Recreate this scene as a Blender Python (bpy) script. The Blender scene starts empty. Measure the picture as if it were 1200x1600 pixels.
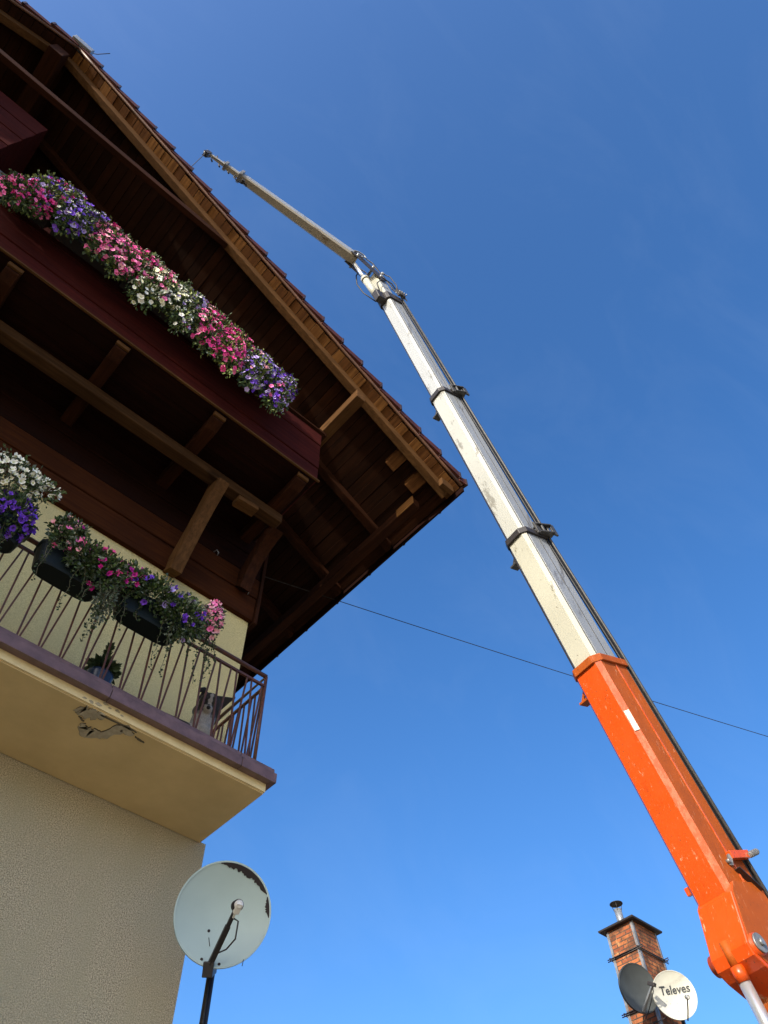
import bpy, math, random
from mathutils import Vector as V, Matrix
S = bpy.context.scene
COL = S.collection
R = math.radians
rnd = random.Random(7)

# ---------------------------------------------------------------- camera, sky, sun
def camera():
    yaw, pit, rol = R(44.35), R(56.03), R(-2.35)
    f = V((math.sin(yaw)*math.cos(pit), math.cos(yaw)*math.cos(pit), math.sin(pit)))
    r = V((math.cos(yaw), -math.sin(yaw), 0)); u = r.cross(f)
    r2 = math.cos(rol)*r + math.sin(rol)*u; u2 = -math.sin(rol)*r + math.cos(rol)*u
    m = Matrix((r2, u2, -f)).transposed().to_4x4(); m.translation = V((0, 0, 1.6))
    cd = bpy.data.cameras.new('camera'); c = bpy.data.objects.new('camera', cd); COL.objects.link(c)
    c.matrix_world = m
    cd.sensor_fit = 'VERTICAL'; cd.sensor_height = 32; cd.lens = 1180/1600*32
    cd.clip_start = .05; cd.clip_end = 3000
    S.camera = c
camera()
S.view_settings.view_transform = 'Standard'; S.view_settings.look = 'None'
S.view_settings.exposure = 1.12; S.view_settings.gamma = 1
SUN_EL, SUN_AZ = R(24), R(18)         # the sun stands to the left of the facade, a little in front of it
sd = V((-math.cos(SUN_AZ)*math.cos(SUN_EL), -math.sin(SUN_AZ)*math.cos(SUN_EL), math.sin(SUN_EL)))
W = bpy.data.worlds.new('World'); S.world = W; W.use_nodes = True
nt = W.node_tree; bg = nt.nodes['Background']
sky = nt.nodes.new('ShaderNodeTexSky'); sky.sky_type = 'NISHITA'; sky.sun_disc = False
sky.sun_elevation = SUN_EL; sky.sun_rotation = math.atan2(sd.x, sd.y) % (2*math.pi)
sky.altitude = 500; sky.air_density = 1.0; sky.dust_density = 4.5; sky.ozone_density = 3.6
bg.inputs['Strength'].default_value = 0.14
hs = nt.nodes.new('ShaderNodeHueSaturation'); hs.inputs['Saturation'].default_value = 1.24; hs.inputs['Hue'].default_value = .504
tcw = nt.nodes.new('ShaderNodeTexCoord'); mw = nt.nodes.new('ShaderNodeMapping'); mw.inputs['Scale'].default_value = (2.2, 5.0, 3.0); mw.inputs['Rotation'].default_value = (.3, .2, .6)
nw = nt.nodes.new('ShaderNodeTexNoise'); nw.inputs['Scale'].default_value = 1.4; nw.inputs['Detail'].default_value = 9; nw.inputs['Roughness'].default_value = .62; nw.inputs['Distortion'].default_value = .6
rw = nt.nodes.new('ShaderNodeMapRange'); rw.inputs['From Min'].default_value = .48; rw.inputs['From Max'].default_value = .85; rw.inputs['To Max'].default_value = .035
mx = nt.nodes.new('ShaderNodeMix'); mx.data_type = 'RGBA'; mx.inputs[7].default_value = (3.0, 3.6, 4.2, 1)     # faint thin cirrus
nt.links.new(tcw.outputs['Generated'], mw.inputs[0]); nt.links.new(mw.outputs[0], nw.inputs['Vector']); nt.links.new(nw.outputs['Fac'], rw.inputs[0])
nt.links.new(rw.outputs[0], mx.inputs[0]); nt.links.new(sky.outputs[0], hs.inputs['Color']); nt.links.new(hs.outputs[0], mx.inputs[6]); nt.links.new(mx.outputs[2], bg.inputs['Color'])
sl = bpy.data.lights.new('sun', 'SUN'); sl.energy = 3.0; sl.angle = R(.5); sl.color = (1, .93, .8)
so = bpy.data.objects.new('sun', sl); COL.objects.link(so); so.location = (-20, -5, 30)
so.rotation_euler = sd.to_track_quat('Z', 'Y').to_euler()

# ---------------------------------------------------------------- materials
def mat(name, col, rough=.6, metal=0, spec=.5):
    m = bpy.data.materials.new(name); m.use_nodes = True
    b = m.node_tree.nodes['Principled BSDF']
    b.inputs['Base Color'].default_value = (*col, 1); b.inputs['Roughness'].default_value = rough
    b.inputs['Metallic'].default_value = metal; b.inputs['Specular IOR Level'].default_value = spec
    return m
def N(m, t): return m.node_tree.nodes.new(t)
def coords(m, scale=(1, 1, 1)):
    tc = N(m, 'ShaderNodeTexCoord'); mp = N(m, 'ShaderNodeMapping'); mp.inputs['Scale'].default_value = scale
    m.node_tree.links.new(tc.outputs['Object'], mp.inputs['Vector']); return mp.outputs[0]
def noise(m, vec, scale, detail=4, rough=.6):
    n = N(m, 'ShaderNodeTexNoise'); n.inputs['Scale'].default_value = scale
    n.inputs['Detail'].default_value = detail; n.inputs['Roughness'].default_value = rough
    m.node_tree.links.new(vec, n.inputs['Vector']); return n.outputs['Fac']
def ramp(m, fac, stops):
    r = N(m, 'ShaderNodeValToRGB'); e = r.color_ramp.elements
    while len(e) < len(stops): e.new(.5)
    for k, (p, c) in enumerate(stops):
        e[k].position = p; e[k].color = (*c, 1) if len(c) == 3 else c
    m.node_tree.links.new(fac, r.inputs[0]); return r.outputs[0]
def mix(m, fac, a, b, mode='MIX'):
    x = N(m, 'ShaderNodeMix'); x.data_type = 'RGBA'; x.blend_type = mode
    L = m.node_tree.links
    for s, v in ((0, fac), (6, a), (7, b)):
        if isinstance(v, (int, float)): x.inputs[s].default_value = v
        elif isinstance(v, tuple): x.inputs[s].default_value = (*v, 1)
        else: L.new(v, x.inputs[s])
    return x.outputs[2]
def setc(m, out): m.node_tree.links.new(out, m.node_tree.nodes['Principled BSDF'].inputs['Base Color'])
def bump(m, h, strength=.3, dist=.01):
    b = N(m, 'ShaderNodeBump'); b.inputs['Strength'].default_value = strength; b.inputs['Distance'].default_value = dist
    m.node_tree.links.new(h, b.inputs['Height'])
    m.node_tree.links.new(b.outputs[0], m.node_tree.nodes['Principled BSDF'].inputs['Normal'])
def mottled(name, base, dark, scale, rough=.6, bs=.2, bd=.005, lo=.35, hi=.65, sc=(1, 1, 1), spec=.4, metal=0):
    m = mat(name, base, rough, metal, spec); v = coords(m, sc)
    f = noise(m, v, scale, 6, .65)
    setc(m, ramp(m, f, [(lo, dark), (hi, base)])); bump(m, f, bs, bd); return m
def stucco(name, base, dark, stain):
    m = mat(name, base, .95, 0, .15); v = coords(m)
    f = noise(m, v, 105, 4, .85); g = noise(m, coords(m, (2.2, 2.2, .7)), 1.3, 8, .7)
    c = ramp(m, f, [(.42, dark), (.56, base)])
    c2 = mix(m, ramp(m, g, [(.42, (0, 0, 0)), (.66, (.8, .8, .8))]), c, stain)
    setc(m, c2); bump(m, f, .9, .02); return m
def wood(name, base, dark, axis, rough=.65):
    s = [16, 16, 16]; s[axis] = .9
    m = mat(name, base, rough + .15, 0, .07); v = coords(m, tuple(s)); v2 = coords(m)
    f = noise(m, v, 1.6, 6, .6); g = noise(m, v2, 2.3, 3, .5)
    c = ramp(m, f, [(.35, dark), (.65, base)])
    c = mix(m, ramp(m, g, [(.35, (.6, .6, .6)), (.65, (0, 0, 0))]), c, dark)
    s3 = [26, 26, 26]; s3[axis] = 1.1
    h = noise(m, coords(m, tuple(s3)), 1.3, 8, .75)
    c = mix(m, ramp(m, h, [(.60, (0, 0, 0)), (.66, (.75, .75, .75))]), c, tuple(q*.25 for q in dark))
    s4 = [5, 5, 5]; s4[axis] = 2.2
    k = noise(m, coords(m, tuple(s4)), 1.0, 2, .5)
    c = mix(m, ramp(m, k, [(.70, (0, 0, 0)), (.76, (.6, .6, .6))]), c, tuple(q*.35 for q in dark))
    setc(m, c); bump(m, f, .45, .005); return m
M = {}
M['wall_low'] = stucco('rough_render_grey', (.80, .71, .49), (.28, .23, .15), (.52, .47, .31))
M['wall_up'] = stucco('rough_render_cream', (.78, .68, .34), (.54, .46, .22), (.62, .54, .28))
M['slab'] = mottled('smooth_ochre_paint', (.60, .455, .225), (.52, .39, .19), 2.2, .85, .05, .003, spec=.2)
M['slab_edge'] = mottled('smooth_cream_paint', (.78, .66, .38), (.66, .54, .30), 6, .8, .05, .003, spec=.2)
M['plaster_grey'] = mottled('bare_plaster', (.42, .37, .27), (.30, .26, .18), 20, .9, .4, .006)
M['crack'] = mat('open_crack', (.10, .08, .05), .95)
M['flash'] = mottled('purple_brown_sheet_metal', (.165, .098, .095), (.10, .058, .055), 9, .38, .1, .003, spec=.5)
M['rail'] = mottled('rusty_brown_iron_paint', (.060, .025, .018), (.11, .034, .014), 22, .45, .2, .002)
for ax, k in enumerate('XYZ'):
    M['dark' + k] = wood('dark_brown_boards_' + k, (.017, .0042, .002), (.007, .002, .001), ax)
    M['mid' + k] = wood('brown_timber_' + k, (.042, .0135, .005), (.018, .006, .0025), ax)
    M['light' + k] = wood('pale_timber_' + k, (.120, .058, .021), (.06, .028, .010), ax)
M['beamX'] = wood('grey_brown_carrier_timber', (.068, .034, .014), (.032, .015, .006), 0)
M['red'] = wood('maroon_stained_boards', (.070, .011, .008), (.034, .006, .005), 0)
M['log'] = wood('orange_brown_log_boards', (.058, .0165, .004), (.028, .008, .0025), 0)
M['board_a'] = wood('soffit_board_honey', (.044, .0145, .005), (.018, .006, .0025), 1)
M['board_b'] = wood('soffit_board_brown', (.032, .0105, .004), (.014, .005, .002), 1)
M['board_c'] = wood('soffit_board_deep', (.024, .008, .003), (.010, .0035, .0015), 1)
M['end_a'] = wood('sunlit_honey_board', (.26, .122, .038), (.10, .042, .013), 1)  # board tones lightened to carry sunlight in the colour
M['end_b'] = wood('sunlit_brown_board', (.155, .066, .021), (.07, .028, .010), 1)
M['tile'] = mottled('maroon_roof_tile', (.070, .017, .010), (.035, .010, .006), 8, .6, .2, .004, spec=.2)
M['tilecap'] = mottled('dark_tile_edge', (.045, .022, .020), (.025, .013, .012), 8, .5)
M['batten'] = mottled('brown_metal_drip_strip', (.14, .065, .035), (.08, .04, .025), 6, .45)
M['black'] = mottled('black_iron', (.018, .017, .018), (.03, .022, .018), 30, .5)
M['darksteel'] = mottled('greasy_dark_steel', (.055, .055, .055), (.03, .028, .026), 20, .5)
M['rubber'] = mat('black_rubber', (.012, .012, .013), .6)
M['leadgrey'] = mottled('zinc_sheet', (.35, .37, .38), (.22, .23, .24), 6, .4, metal=.5)
# crane paints
def crane_white(name, base, wear, sc=(1, 1, 1)):
    m = mat(name, base, .32, 0, .5); v = coords(m, sc); v2 = coords(m)
    f = noise(m, v, 3.0, 8, .75); g = noise(m, v2, .8, 3, .5); h = noise(m, v2, 16, 5, .7)
    c = mix(m, ramp(m, g, [(.4, (0, 0, 0)), (.7, (.35, .35, .35))]), base, tuple(x*.62 for x in base))
    c = mix(m, ramp(m, f, [(.575, (0, 0, 0)), (.61, (1, 1, 1))]), c, wear)
    c = mix(m, ramp(m, h, [(.655, (0, 0, 0)), (.69, (1, 1, 1))]), c, (.09, .07, .05))
    setc(m, c)
    return m
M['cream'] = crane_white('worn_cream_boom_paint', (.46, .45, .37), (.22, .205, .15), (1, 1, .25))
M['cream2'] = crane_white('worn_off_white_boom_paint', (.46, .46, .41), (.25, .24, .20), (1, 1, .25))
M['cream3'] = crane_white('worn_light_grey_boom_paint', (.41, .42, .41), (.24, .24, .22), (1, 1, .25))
M['grey'] = crane_white('worn_shade_grey_boom_paint', (.25, .265, .28), (.15, .15, .15), (1, 1, .25))
M['steel'] = mottled('scuffed_grey_steel', (.28, .28, .28), (.15, .14, .13), 12, .45, metal=.4)
M['jibunder'] = crane_white('dirty_jib_paint', (.33, .29, .22), (.18, .13, .08), (.25, 1, 1))
def orange(name, base, fade, amount):
    m = mat(name, base, .35, 0, .5); v = coords(m); v2 = coords(m, (1, 1, .3))
    f = noise(m, v, 2.0, 8, .7); g = noise(m, v2, 6, 8, .75); h = noise(m, v, 30, 3, .6)
    c = mix(m, ramp(m, f, [(.40, (0, 0, 0)), (.75, (amount,)*3)]), base, fade)
    c = mix(m, ramp(m, g, [(.625, (0, 0, 0)), (.65, (1, 1, 1))]), c, (.58, .30, .18))
    c = mix(m, ramp(m, h, [(.66, (0, 0, 0)), (.70, (.8, .8, .8))]), c, (.12, .045, .02))
    st = noise(m, coords(m, (7, 7, .35)), 2.2, 7, .7)
    c = mix(m, ramp(m, st, [(.56, (0, 0, 0)), (.70, (.42, .42, .42))]), c, tuple(q*.45 for q in base))
    s2_ = noise(m, coords(m, (22, 22, 3.5)), 1.6, 9, .8)
    c = mix(m, ramp(m, s2_, [(.60, (0, 0, 0)), (.63, (.85, .85, .85))]), c, (.55, .24, .13))
    setc(m, c); bump(m, f, .1, .004); return m
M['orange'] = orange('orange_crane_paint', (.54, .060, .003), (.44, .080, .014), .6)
M['peach'] = orange('faded_orange_edge', (.52, .13, .055), (.48, .09, .02), .9)
def ragged_peach():
    m = M['peach']; v = coords(m, (1, 1, .5)); f = noise(m, v, 9, 9, .8)
    src = m.node_tree.nodes['Principled BSDF'].inputs['Base Color'].links[0].from_socket
    setc(m, mix(m, ramp(m, f, [(.47, (0, 0, 0)), (.53, (1, 1, 1))]), src, (.46, .070, .010)))
ragged_peach()
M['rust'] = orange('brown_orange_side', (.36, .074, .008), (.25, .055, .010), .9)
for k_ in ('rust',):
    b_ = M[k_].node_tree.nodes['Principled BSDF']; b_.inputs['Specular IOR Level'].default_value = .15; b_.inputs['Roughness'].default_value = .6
M['chrome'] = mat('chrome_rod', (.70, .71, .72), .28, .75)
# dishes, brick, plants
M['dishgrey'] = mottled('pale_grey_green_dish', (.42, .53, .51), (.37, .47, .455), 1.5, .5, .03, .002, .3, .7)
M['dishdark'] = mottled('dark_grey_dish', (.060, .068, .068), (.045, .05, .05), 3, .5)
M['dishwhite'] = mottled('ivory_dish', (.56, .55, .47), (.49, .48, .41), 4, .45)
M['flake'] = mat('exposed_black_patch', (.018, .012, .012), .8)
M['lnb'] = mat('white_plastic', (.70, .69, .64), .4)
M['label'] = mottled('worn_white_label', (.66, .62, .54), (.40, .20, .10), 26, .6, .1, lo=.36, hi=.44)
M['ink'] = mat('dark_print', (.035, .04, .045), .6)
def brick():
    m = mat('old_orange_brick', (.5, .2, .08), .95, 0, .1)
    tc = N(m, 'ShaderNodeTexCoord'); sp = N(m, 'ShaderNodeSeparateXYZ'); ad = N(m, 'ShaderNodeMath'); cb = N(m, 'ShaderNodeCombineXYZ')
    L = m.node_tree.links; L.new(tc.outputs['Object'], sp.inputs[0]); L.new(sp.outputs[0], ad.inputs[0]); L.new(sp.outputs[1], ad.inputs[1])
    L.new(ad.outputs[0], cb.inputs[0]); L.new(sp.outputs[2], cb.inputs[1])
    b = N(m, 'ShaderNodeTexBrick'); L.new(cb.outputs[0], b.inputs['Vector'])
    b.inputs['Scale'].default_value = 1; b.inputs['Brick Width'].default_value = .25; b.inputs['Row Height'].default_value = .078
    b.inputs['Mortar Size'].default_value = .012; b.inputs['Mortar Smooth'].default_value = .3
    b.inputs['Color1'].default_value = (.44, .15, .055, 1); b.inputs['Color2'].default_value = (.24, .07, .035, 1)
    b.inputs['Mortar'].default_value = (.075, .058, .045, 1)
    v = coords(m); f = noise(m, v, 9, 6, .7); g = noise(m, v, 3, 4, .6)
    c = mix(m, ramp(m, f, [(.54, (0, 0, 0)), (.64, (.7, .7, .7))]), b.outputs['Color'], (.46, .25, .11))
    c = mix(m, ramp(m, g, [(.46, (0, 0, 0)), (.62, (.85, .85, .85))]), c, (.075, .042, .028))
    setc(m, c); bump(m, b.outputs['Fac'], -.8, .01); return m
M['brick'] = brick()
def leafm(name, a, b):
    m = mat(name, a, .55, 0, .3); v = coords(m); f = noise(m, v, 28, 2, .5)
    setc(m, ramp(m, f, [(.35, b), (.65, a)]))
    p = m.node_tree.nodes['Principled BSDF']; p.inputs['Subsurface Weight'].default_value = 0
    return m
M['leaf'] = leafm('petunia_leaf', (.105, .16, .045), (.03, .06, .018))
M['leafy'] = leafm('yellow_green_leaf', (.26, .30, .07), (.09, .14, .03))
M['leafd'] = leafm('deep_green_leaf', (.045, .075, .03), (.015, .03, .012))
M['silver'] = leafm('silver_green_leaf', (.20, .24, .19), (.10, .13, .10))
M['stem'] = mat('plant_stem', (.10, .09, .045), .8)
PET = {}
def petal(name, rim, throat):
    m = mat('petal_' + name, rim, .6, 0, .2)
    tc = N(m, 'ShaderNodeTexCoord'); ln = N(m, 'ShaderNodeVectorMath'); ln.operation = 'LENGTH'
    m.node_tree.links.new(tc.outputs['Object'], ln.inputs[0])
    setc(m, ramp(m, ln.outputs['Value'], [(.008, throat), (.017, rim)])); PET[name] = m
petal('hot_pink', (.88, .07, .36), (.35, .01, .12)); petal('pink', (.92, .20, .46), (.60, .06, .20))
petal('pale_pink', (.88, .45, .52), (.75, .25, .35)); petal('white', (.86, .86, .76), (.55, .60, .25))
petal('purple', (.16, .05, .55), (.04, .01, .16)); petal('lavender', (.46, .36, .72), (.18, .08, .35))
petal('magenta', (.58, .02, .30), (.20, .0, .10)); petal('cream', (.88, .85, .58), (.6, .55, .2))
FLAT = {}
for k_, c_ in (('hot_pink', (.86, .06, .34)), ('pink', (.90, .19, .44)), ('pale_pink', (.86, .42, .50)), ('white', (.84, .84, .74)), ('purple', (.14, .045, .46)), ('lavender', (.46, .36, .70)), ('magenta', (.50, .02, .24)), ('cream', (.86, .83, .56))):
    FLAT[k_] = mottled('petals_' + k_, c_, tuple(q*.85 for q in c_), 40, .6, .1)
M['ground'] = mottled('pale_gravel_yard', (.42, .35, .24), (.32, .26, .17), 3, .95, .4, .02)
M['fur'] = mat('dog_coat', (.05, .05, .05), .9)

# ---------------------------------------------------------------- mesh helpers
def tag(o, label=None, cat=None, group=None, kind=None):
    if label: o['label'] = label
    if cat: o['category'] = cat
    if group: o['group'] = group
    if kind: o['kind'] = kind
    return o
ORG = {}
def thing(name, loc, label, cat, group=None):
    o = bpy.data.objects.new(name, None); COL.objects.link(o); o.location = loc; o.empty_display_size = .2
    ORG[o.name] = V(loc); return tag(o, label, cat, group)
class MB:
    def __init__(s): s.v = []; s.f = []; s.m = []; s.sm = []
    def add(s, vs, fs, mi=0, smooth=False):
        b = len(s.v); s.v += [V(p) for p in vs]
        for f in fs: s.f.append([b + i for i in f]); s.m.append(mi); s.sm.append(smooth)
        return s
    def box(s, a, b, mi=0, jit=0):
        x0, y0, z0 = a; x1, y1, z1 = b
        vs = [(x0,y0,z0),(x1,y0,z0),(x1,y1,z0),(x0,y1,z0),(x0,y0,z1),(x1,y0,z1),(x1,y1,z1),(x0,y1,z1)]
        if jit: vs = [tuple(c + rnd.uniform(-jit, jit) for c in p) for p in vs]
        return s.add(vs, [(0,3,2,1),(4,5,6,7),(0,1,5,4),(1,2,6,5),(2,3,7,6),(3,0,4,7)], mi)
    def hexa(s, q0, q1, mi=0, smooth=False, cap=True, mis=None):
        n = len(q0); b = len(s.v); s.v += [V(p) for p in q0] + [V(p) for p in q1]
        for i in range(n):
            j = (i + 1) % n; s.f.append([b+i, b+j, b+n+j, b+n+i]); s.m.append(mis[i] if mis else mi); s.sm.append(smooth)
        if cap:
            s.f.append([b+i for i in reversed(range(n))]); s.f.append([b+n+i for i in range(n)])
            s.m += [mi, mi]; s.sm += [False, False]
        return s
    def beam(s, p, q, w, h, up=(0, 0, 1), mi=0):
        p, q = V(p), V(q); d = (q-p).normalized(); x = d.cross(V(up)).normalized(); y = x.cross(d).normalized()
        c = [(-w/2, -h/2), (w/2, -h/2), (w/2, h/2), (-w/2, h/2)]
        return s.hexa([p + x*a + y*b for a, b in c], [q + x*a + y*b for a, b in c], mi)
    def tube(s, pts, r, seg=8, mi=0, smooth=True):
        pts = [V(p) for p in pts]; rr = r if isinstance(r, (list, tuple)) else [r]*len(pts)
        b = len(s.v); n = len(pts); t0 = (pts[1]-pts[0]).normalized()
        x = t0.cross(V((0, 0, 1)));
        if x.length < .1: x = t0.cross(V((1, 0, 0)))
        x.normalize()
        for i, p in enumerate(pts):
            t = (pts[min(i+1, n-1)] - pts[max(i-1, 0)]).normalized()
            x = (x - t*x.dot(t)).normalized(); y = t.cross(x)
            for k in range(seg):
                a = 2*math.pi*k/seg; s.v.append(p + (x*math.cos(a) + y*math.sin(a))*rr[i])
        for i in range(n-1):
            for k in range(seg):
                l = (k+1) % seg; s.f.append([b+i*seg+k, b+i*seg+l, b+(i+1)*seg+l, b+(i+1)*seg+k]); s.m.append(mi); s.sm.append(smooth)
        s.f.append([b+k for k in reversed(range(seg))]); s.f.append([b+(n-1)*seg+k for k in range(seg)])
        s.m += [mi, mi]; s.sm += [False, False]
        return s
    def cyl(s, p, q, r, seg=16, mi=0): return s.tube([p, q], r, seg, mi)
    def build(s, name, mats, parent=None, bevel=0):
        me = bpy.data.meshes.new(name)
        o_ = V((0, 0, 0)); root = parent
        while root is not None:
            if root.name in ORG: o_ = ORG[root.name]; break
            root = root.parent
        me.from_pydata([tuple(p - o_) for p in s.v], [], s.f)
        if not isinstance(mats, (list, tuple)): mats = [mats]
        for m in mats: me.materials.append(m)
        me.polygons.foreach_set('material_index', s.m); me.polygons.foreach_set('use_smooth', s.sm)
        me.update()
        o = bpy.data.objects.new(name, me); COL.objects.link(o)
        if parent is not None: o.parent = parent
        if bevel:
            b = o.modifiers.new('bevel', 'BEVEL'); b.width = bevel; b.segments = 2; b.limit_method = 'ANGLE'; b.angle_limit = R(40)
        return o
def inst(src, name, parent, mw):
    """copy of a mesh object; mw is its matrix in the parent's space"""
    o = src.copy(); o.name = name; COL.objects.link(o); o.parent = parent; o.matrix_local = mw; return o

# ---------------------------------------------------------------- ground
tag(MB().add([(-900, -900, 0), (900, -900, 0), (900, 900, 0), (-900, 900, 0)], [(0, 1, 2, 3)]).build('ground', M['ground']), kind='structure')

# ---------------------------------------------------------------- the chalet
WY, WX, XL = 5.68, 3.13, -8.9
AX, AZ = -2.87, 15.55                 # apex of the gable, tile surface
SL = .576
RY = 3.36                             # plane of the rake
def ztile(x): return AZ - SL*abs(x - AX)
def zsof(x): return ztile(x) - .17
H = thing('chalet', (-2.87, 5.68, 0), 'large cream rendered chalet with dark timber gable, deep roof overhang and two flower balconies', 'house')
MB().box((XL, WY, -.5), (WX, 16, 5.62)).build('lower_wall', M['wall_low'], H)
MB().box((XL, WY-.012, 5.7), (WX+.005, 16, 8.62)).build('upper_wall', M['wall_up'], H)
# timber storey: horizontal squared logs
lg = MB(); z = 8.56; k = 0
while z < 10.0:
    h = (.40, .36, .38, .34)[k % 4]
    lg.box((XL, WY-.075-.01*(k % 2), z), (WX+.03, WY+.03, z+h-.012), 0 if k < 2 else 1, jit=.004); z += h; k += 1  # upper courses darker: shade under the joists put into the colour
lg.build('log_wall', [M['log'], M['darkX']], H, .012)
gw = MB()
x = XL + .05
while x < WX:
    x2 = min(x+.2, WX); zz = min(zsof(x), zsof(x2)) - .02
    if zz > 10.1: gw.box((x+.004, WY-.02, 10.02), (x2-.004, WY+.02, zz))
    x += .2
gw.build('gable_boarding', M['darkZ'], H)
MB().box((XL+.3, WY+.03, 8.6), (WX-.02, 15.9, 10.3)).build('upper_storey_side', M['darkY'], H)
MB().box((WX+.03, WY-.11, 8.5), (WX+.075, WY+.06, 10.6)).build('corner_board', M['midZ'], H, .005)
# roof sheathing boards along the depth
sb = MB(); x = AX
ve = MB()  # front strip coloured for grazing sun, boards behind darker for shade
while x < 4.90:
    w = rnd.choice((.135, .15, .142)); x2 = min(x + w, 4.92)
    a, b = x + .005, x2 - .005
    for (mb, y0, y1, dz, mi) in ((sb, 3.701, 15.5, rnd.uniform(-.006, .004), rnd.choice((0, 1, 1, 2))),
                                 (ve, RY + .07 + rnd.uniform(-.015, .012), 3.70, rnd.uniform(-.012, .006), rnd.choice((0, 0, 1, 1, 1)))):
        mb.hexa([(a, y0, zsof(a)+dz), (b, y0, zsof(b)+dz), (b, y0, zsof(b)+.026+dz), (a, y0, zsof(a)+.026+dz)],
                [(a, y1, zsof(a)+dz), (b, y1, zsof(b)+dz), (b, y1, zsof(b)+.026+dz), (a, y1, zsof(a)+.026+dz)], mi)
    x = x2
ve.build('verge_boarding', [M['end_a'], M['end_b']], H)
x = AX
while x > -10.6:
    w = .145; a, b = x - w + .004, x - .004
    sb.hexa([(a, RY+.07, zsof(a)), (b, RY+.07, zsof(b)), (b, RY+.07, zsof(b)+.026), (a, RY+.07, zsof(a)+.026)],
            [(a, 15.5, zsof(a)), (b, 15.5, zsof(b)), (b, 15.5, zsof(b)+.026), (a, 15.5, zsof(a)+.026)], 1); x -= w
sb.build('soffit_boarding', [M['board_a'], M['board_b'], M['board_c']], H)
# roof: underlay slab + stepped tiles
def slope_slab(mb, x0, x1, y0, y1, lo, hi, mi=0):
    mb.hexa([(x0, y0, ztile(x0)+lo), (x1, y0, ztile(x1)+lo), (x1, y0, ztile(x1)+hi), (x0, y0, ztile(x0)+hi)],
            [(x0, y1, ztile(x0)+lo), (x1, y1, ztile(x1)+lo), (x1, y1, ztile(x1)+hi), (x0, y1, ztile(x0)+hi)], mi)
rf = MB()
slope_slab(rf, AX, 4.92, RY+.09, 15.6, -.143, -.075); slope_slab(rf, -10.7, AX, RY+.09, 15.6, -.143, -.075)
roof = rf.build('roof', M['tilecap'], H)
tl = MB(); step = .385; n = 0
x = AX + .02
while x < 4.92:
    x1 = min(x + step, 4.97)
    for sgn in (1, -1):
        xa, xb = (x, x1) if sgn > 0 else (2*AX - x, 2*AX - x1)
        za, zb = ztile(x), ztile(x1)
        # body of the course, lower end kicked up over the next one
        tl.hexa([(xa, RY+.02, za-.07), (xb, RY+.02, zb-.02), (xb, RY+.02, zb+.015), (xa, RY+.02, za-.04)],
                [(xa, 15.6, za-.07), (xb, 15.6, zb-.02), (xb, 15.6, zb+.015), (xa, 15.6, za-.04)], 0)
        # verge tile hanging over the rake, lower end kicked out
        j_ = rnd.uniform(-.006, .006)
        tl.hexa([(xa, RY-.004, za-.16), (xb+.014*sgn, RY-.030+j_, zb-.118), (xb+.014*sgn, RY-.030+j_, zb+.026), (xa, RY-.004, za-.045)],
                [(xa, RY+.019, za-.16), (xb+.014*sgn, RY+.015, zb-.118), (xb+.014*sgn, RY+.015, zb+.026), (xa, RY+.019, za-.045)], 0)
        tl.hexa([(xb-.012*sgn, RY-.035+j_, zb-.120), (xb+.020*sgn, RY-.035+j_, zb-.120), (xb+.020*sgn, RY-.035+j_, zb+.036), (xb-.012*sgn, RY-.035+j_, zb+.036)],
                [(xb-.012*sgn, RY+.3, zb-.120+.06), (xb+.020*sgn, RY+.3, zb-.120+.06), (xb+.020*sgn, RY+.3, zb+.036), (xb-.012*sgn, RY+.3, zb+.036)], 1)
    x = x1
tl.build('roof_tiles', [M['tile'], M['tilecap']], roof)
MB().box((AX-.12, RY-.03, AZ-.03), (AX+.12, 15.6, AZ+.05)).build('ridge_cap', M['tilecap'], roof, .02)
rc = MB().box((AX-.16, RY-.05, AZ-.10), (AX+.16, RY+.22, AZ+.085)).build('ridge_end_plate', M['leadgrey'], roof, .01)
MB().tube([(AX+.12, RY+.02, AZ+.06), (AX+.20, RY-.02, AZ+.12), (AX+.34, RY-.16, AZ+.16)], .006, 6).build('lightning_rod', M['black'], roof)
# drip strip under the verge
for sgn in (1, -1):
    xe = 4.92 if sgn > 0 else -10.71
    b = MB(); pa = V((AX, RY+.035, zsof(AX)+.02)); pb = V((xe, RY+.035, zsof(xe)+.02))
    b.tube([pa + (pb-pa)*t/24 + V((0, rnd.uniform(-.003, .003), rnd.uniform(-.003, .003))) for t in range(25)], .026, 6)
    b.build('verge_strip', M['batten'], roof)
# rafters on the front and behind
def rafter(y, w, h, x0, x1, ma, off=.0):
    m = MB(); zz = lambda x: zsof(x) - off
    m.hexa([(x0, y, zz(x0)-h), (x1, y, zz(x1)-h), (x1, y, zz(x1)-.002), (x0, y, zz(x0)-.002)],
           [(x0, y+w, zz(x0)-h), (x1, y+w, zz(x1)-h), (x1, y+w, zz(x1)-.002), (x0, y+w, zz(x0)-.002)])
    return m.build('rafter', ma, H, .012)
rafter(3.58, .12, .19, AX, 4.80, M['lightX']); rafter(3.58, .12, .19, -10.5, AX-.002, M['lightX'])  # front pair paler, the outside light they catch put into the colour
for y in (4.83, 6.0, 7.2, 8.4, 9.6, 10.8): rafter(y, .12, .17, AX, 4.85, M['midX']); rafter(y, .12, .17, -10.5, AX-.002, M['midX'])
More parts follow.
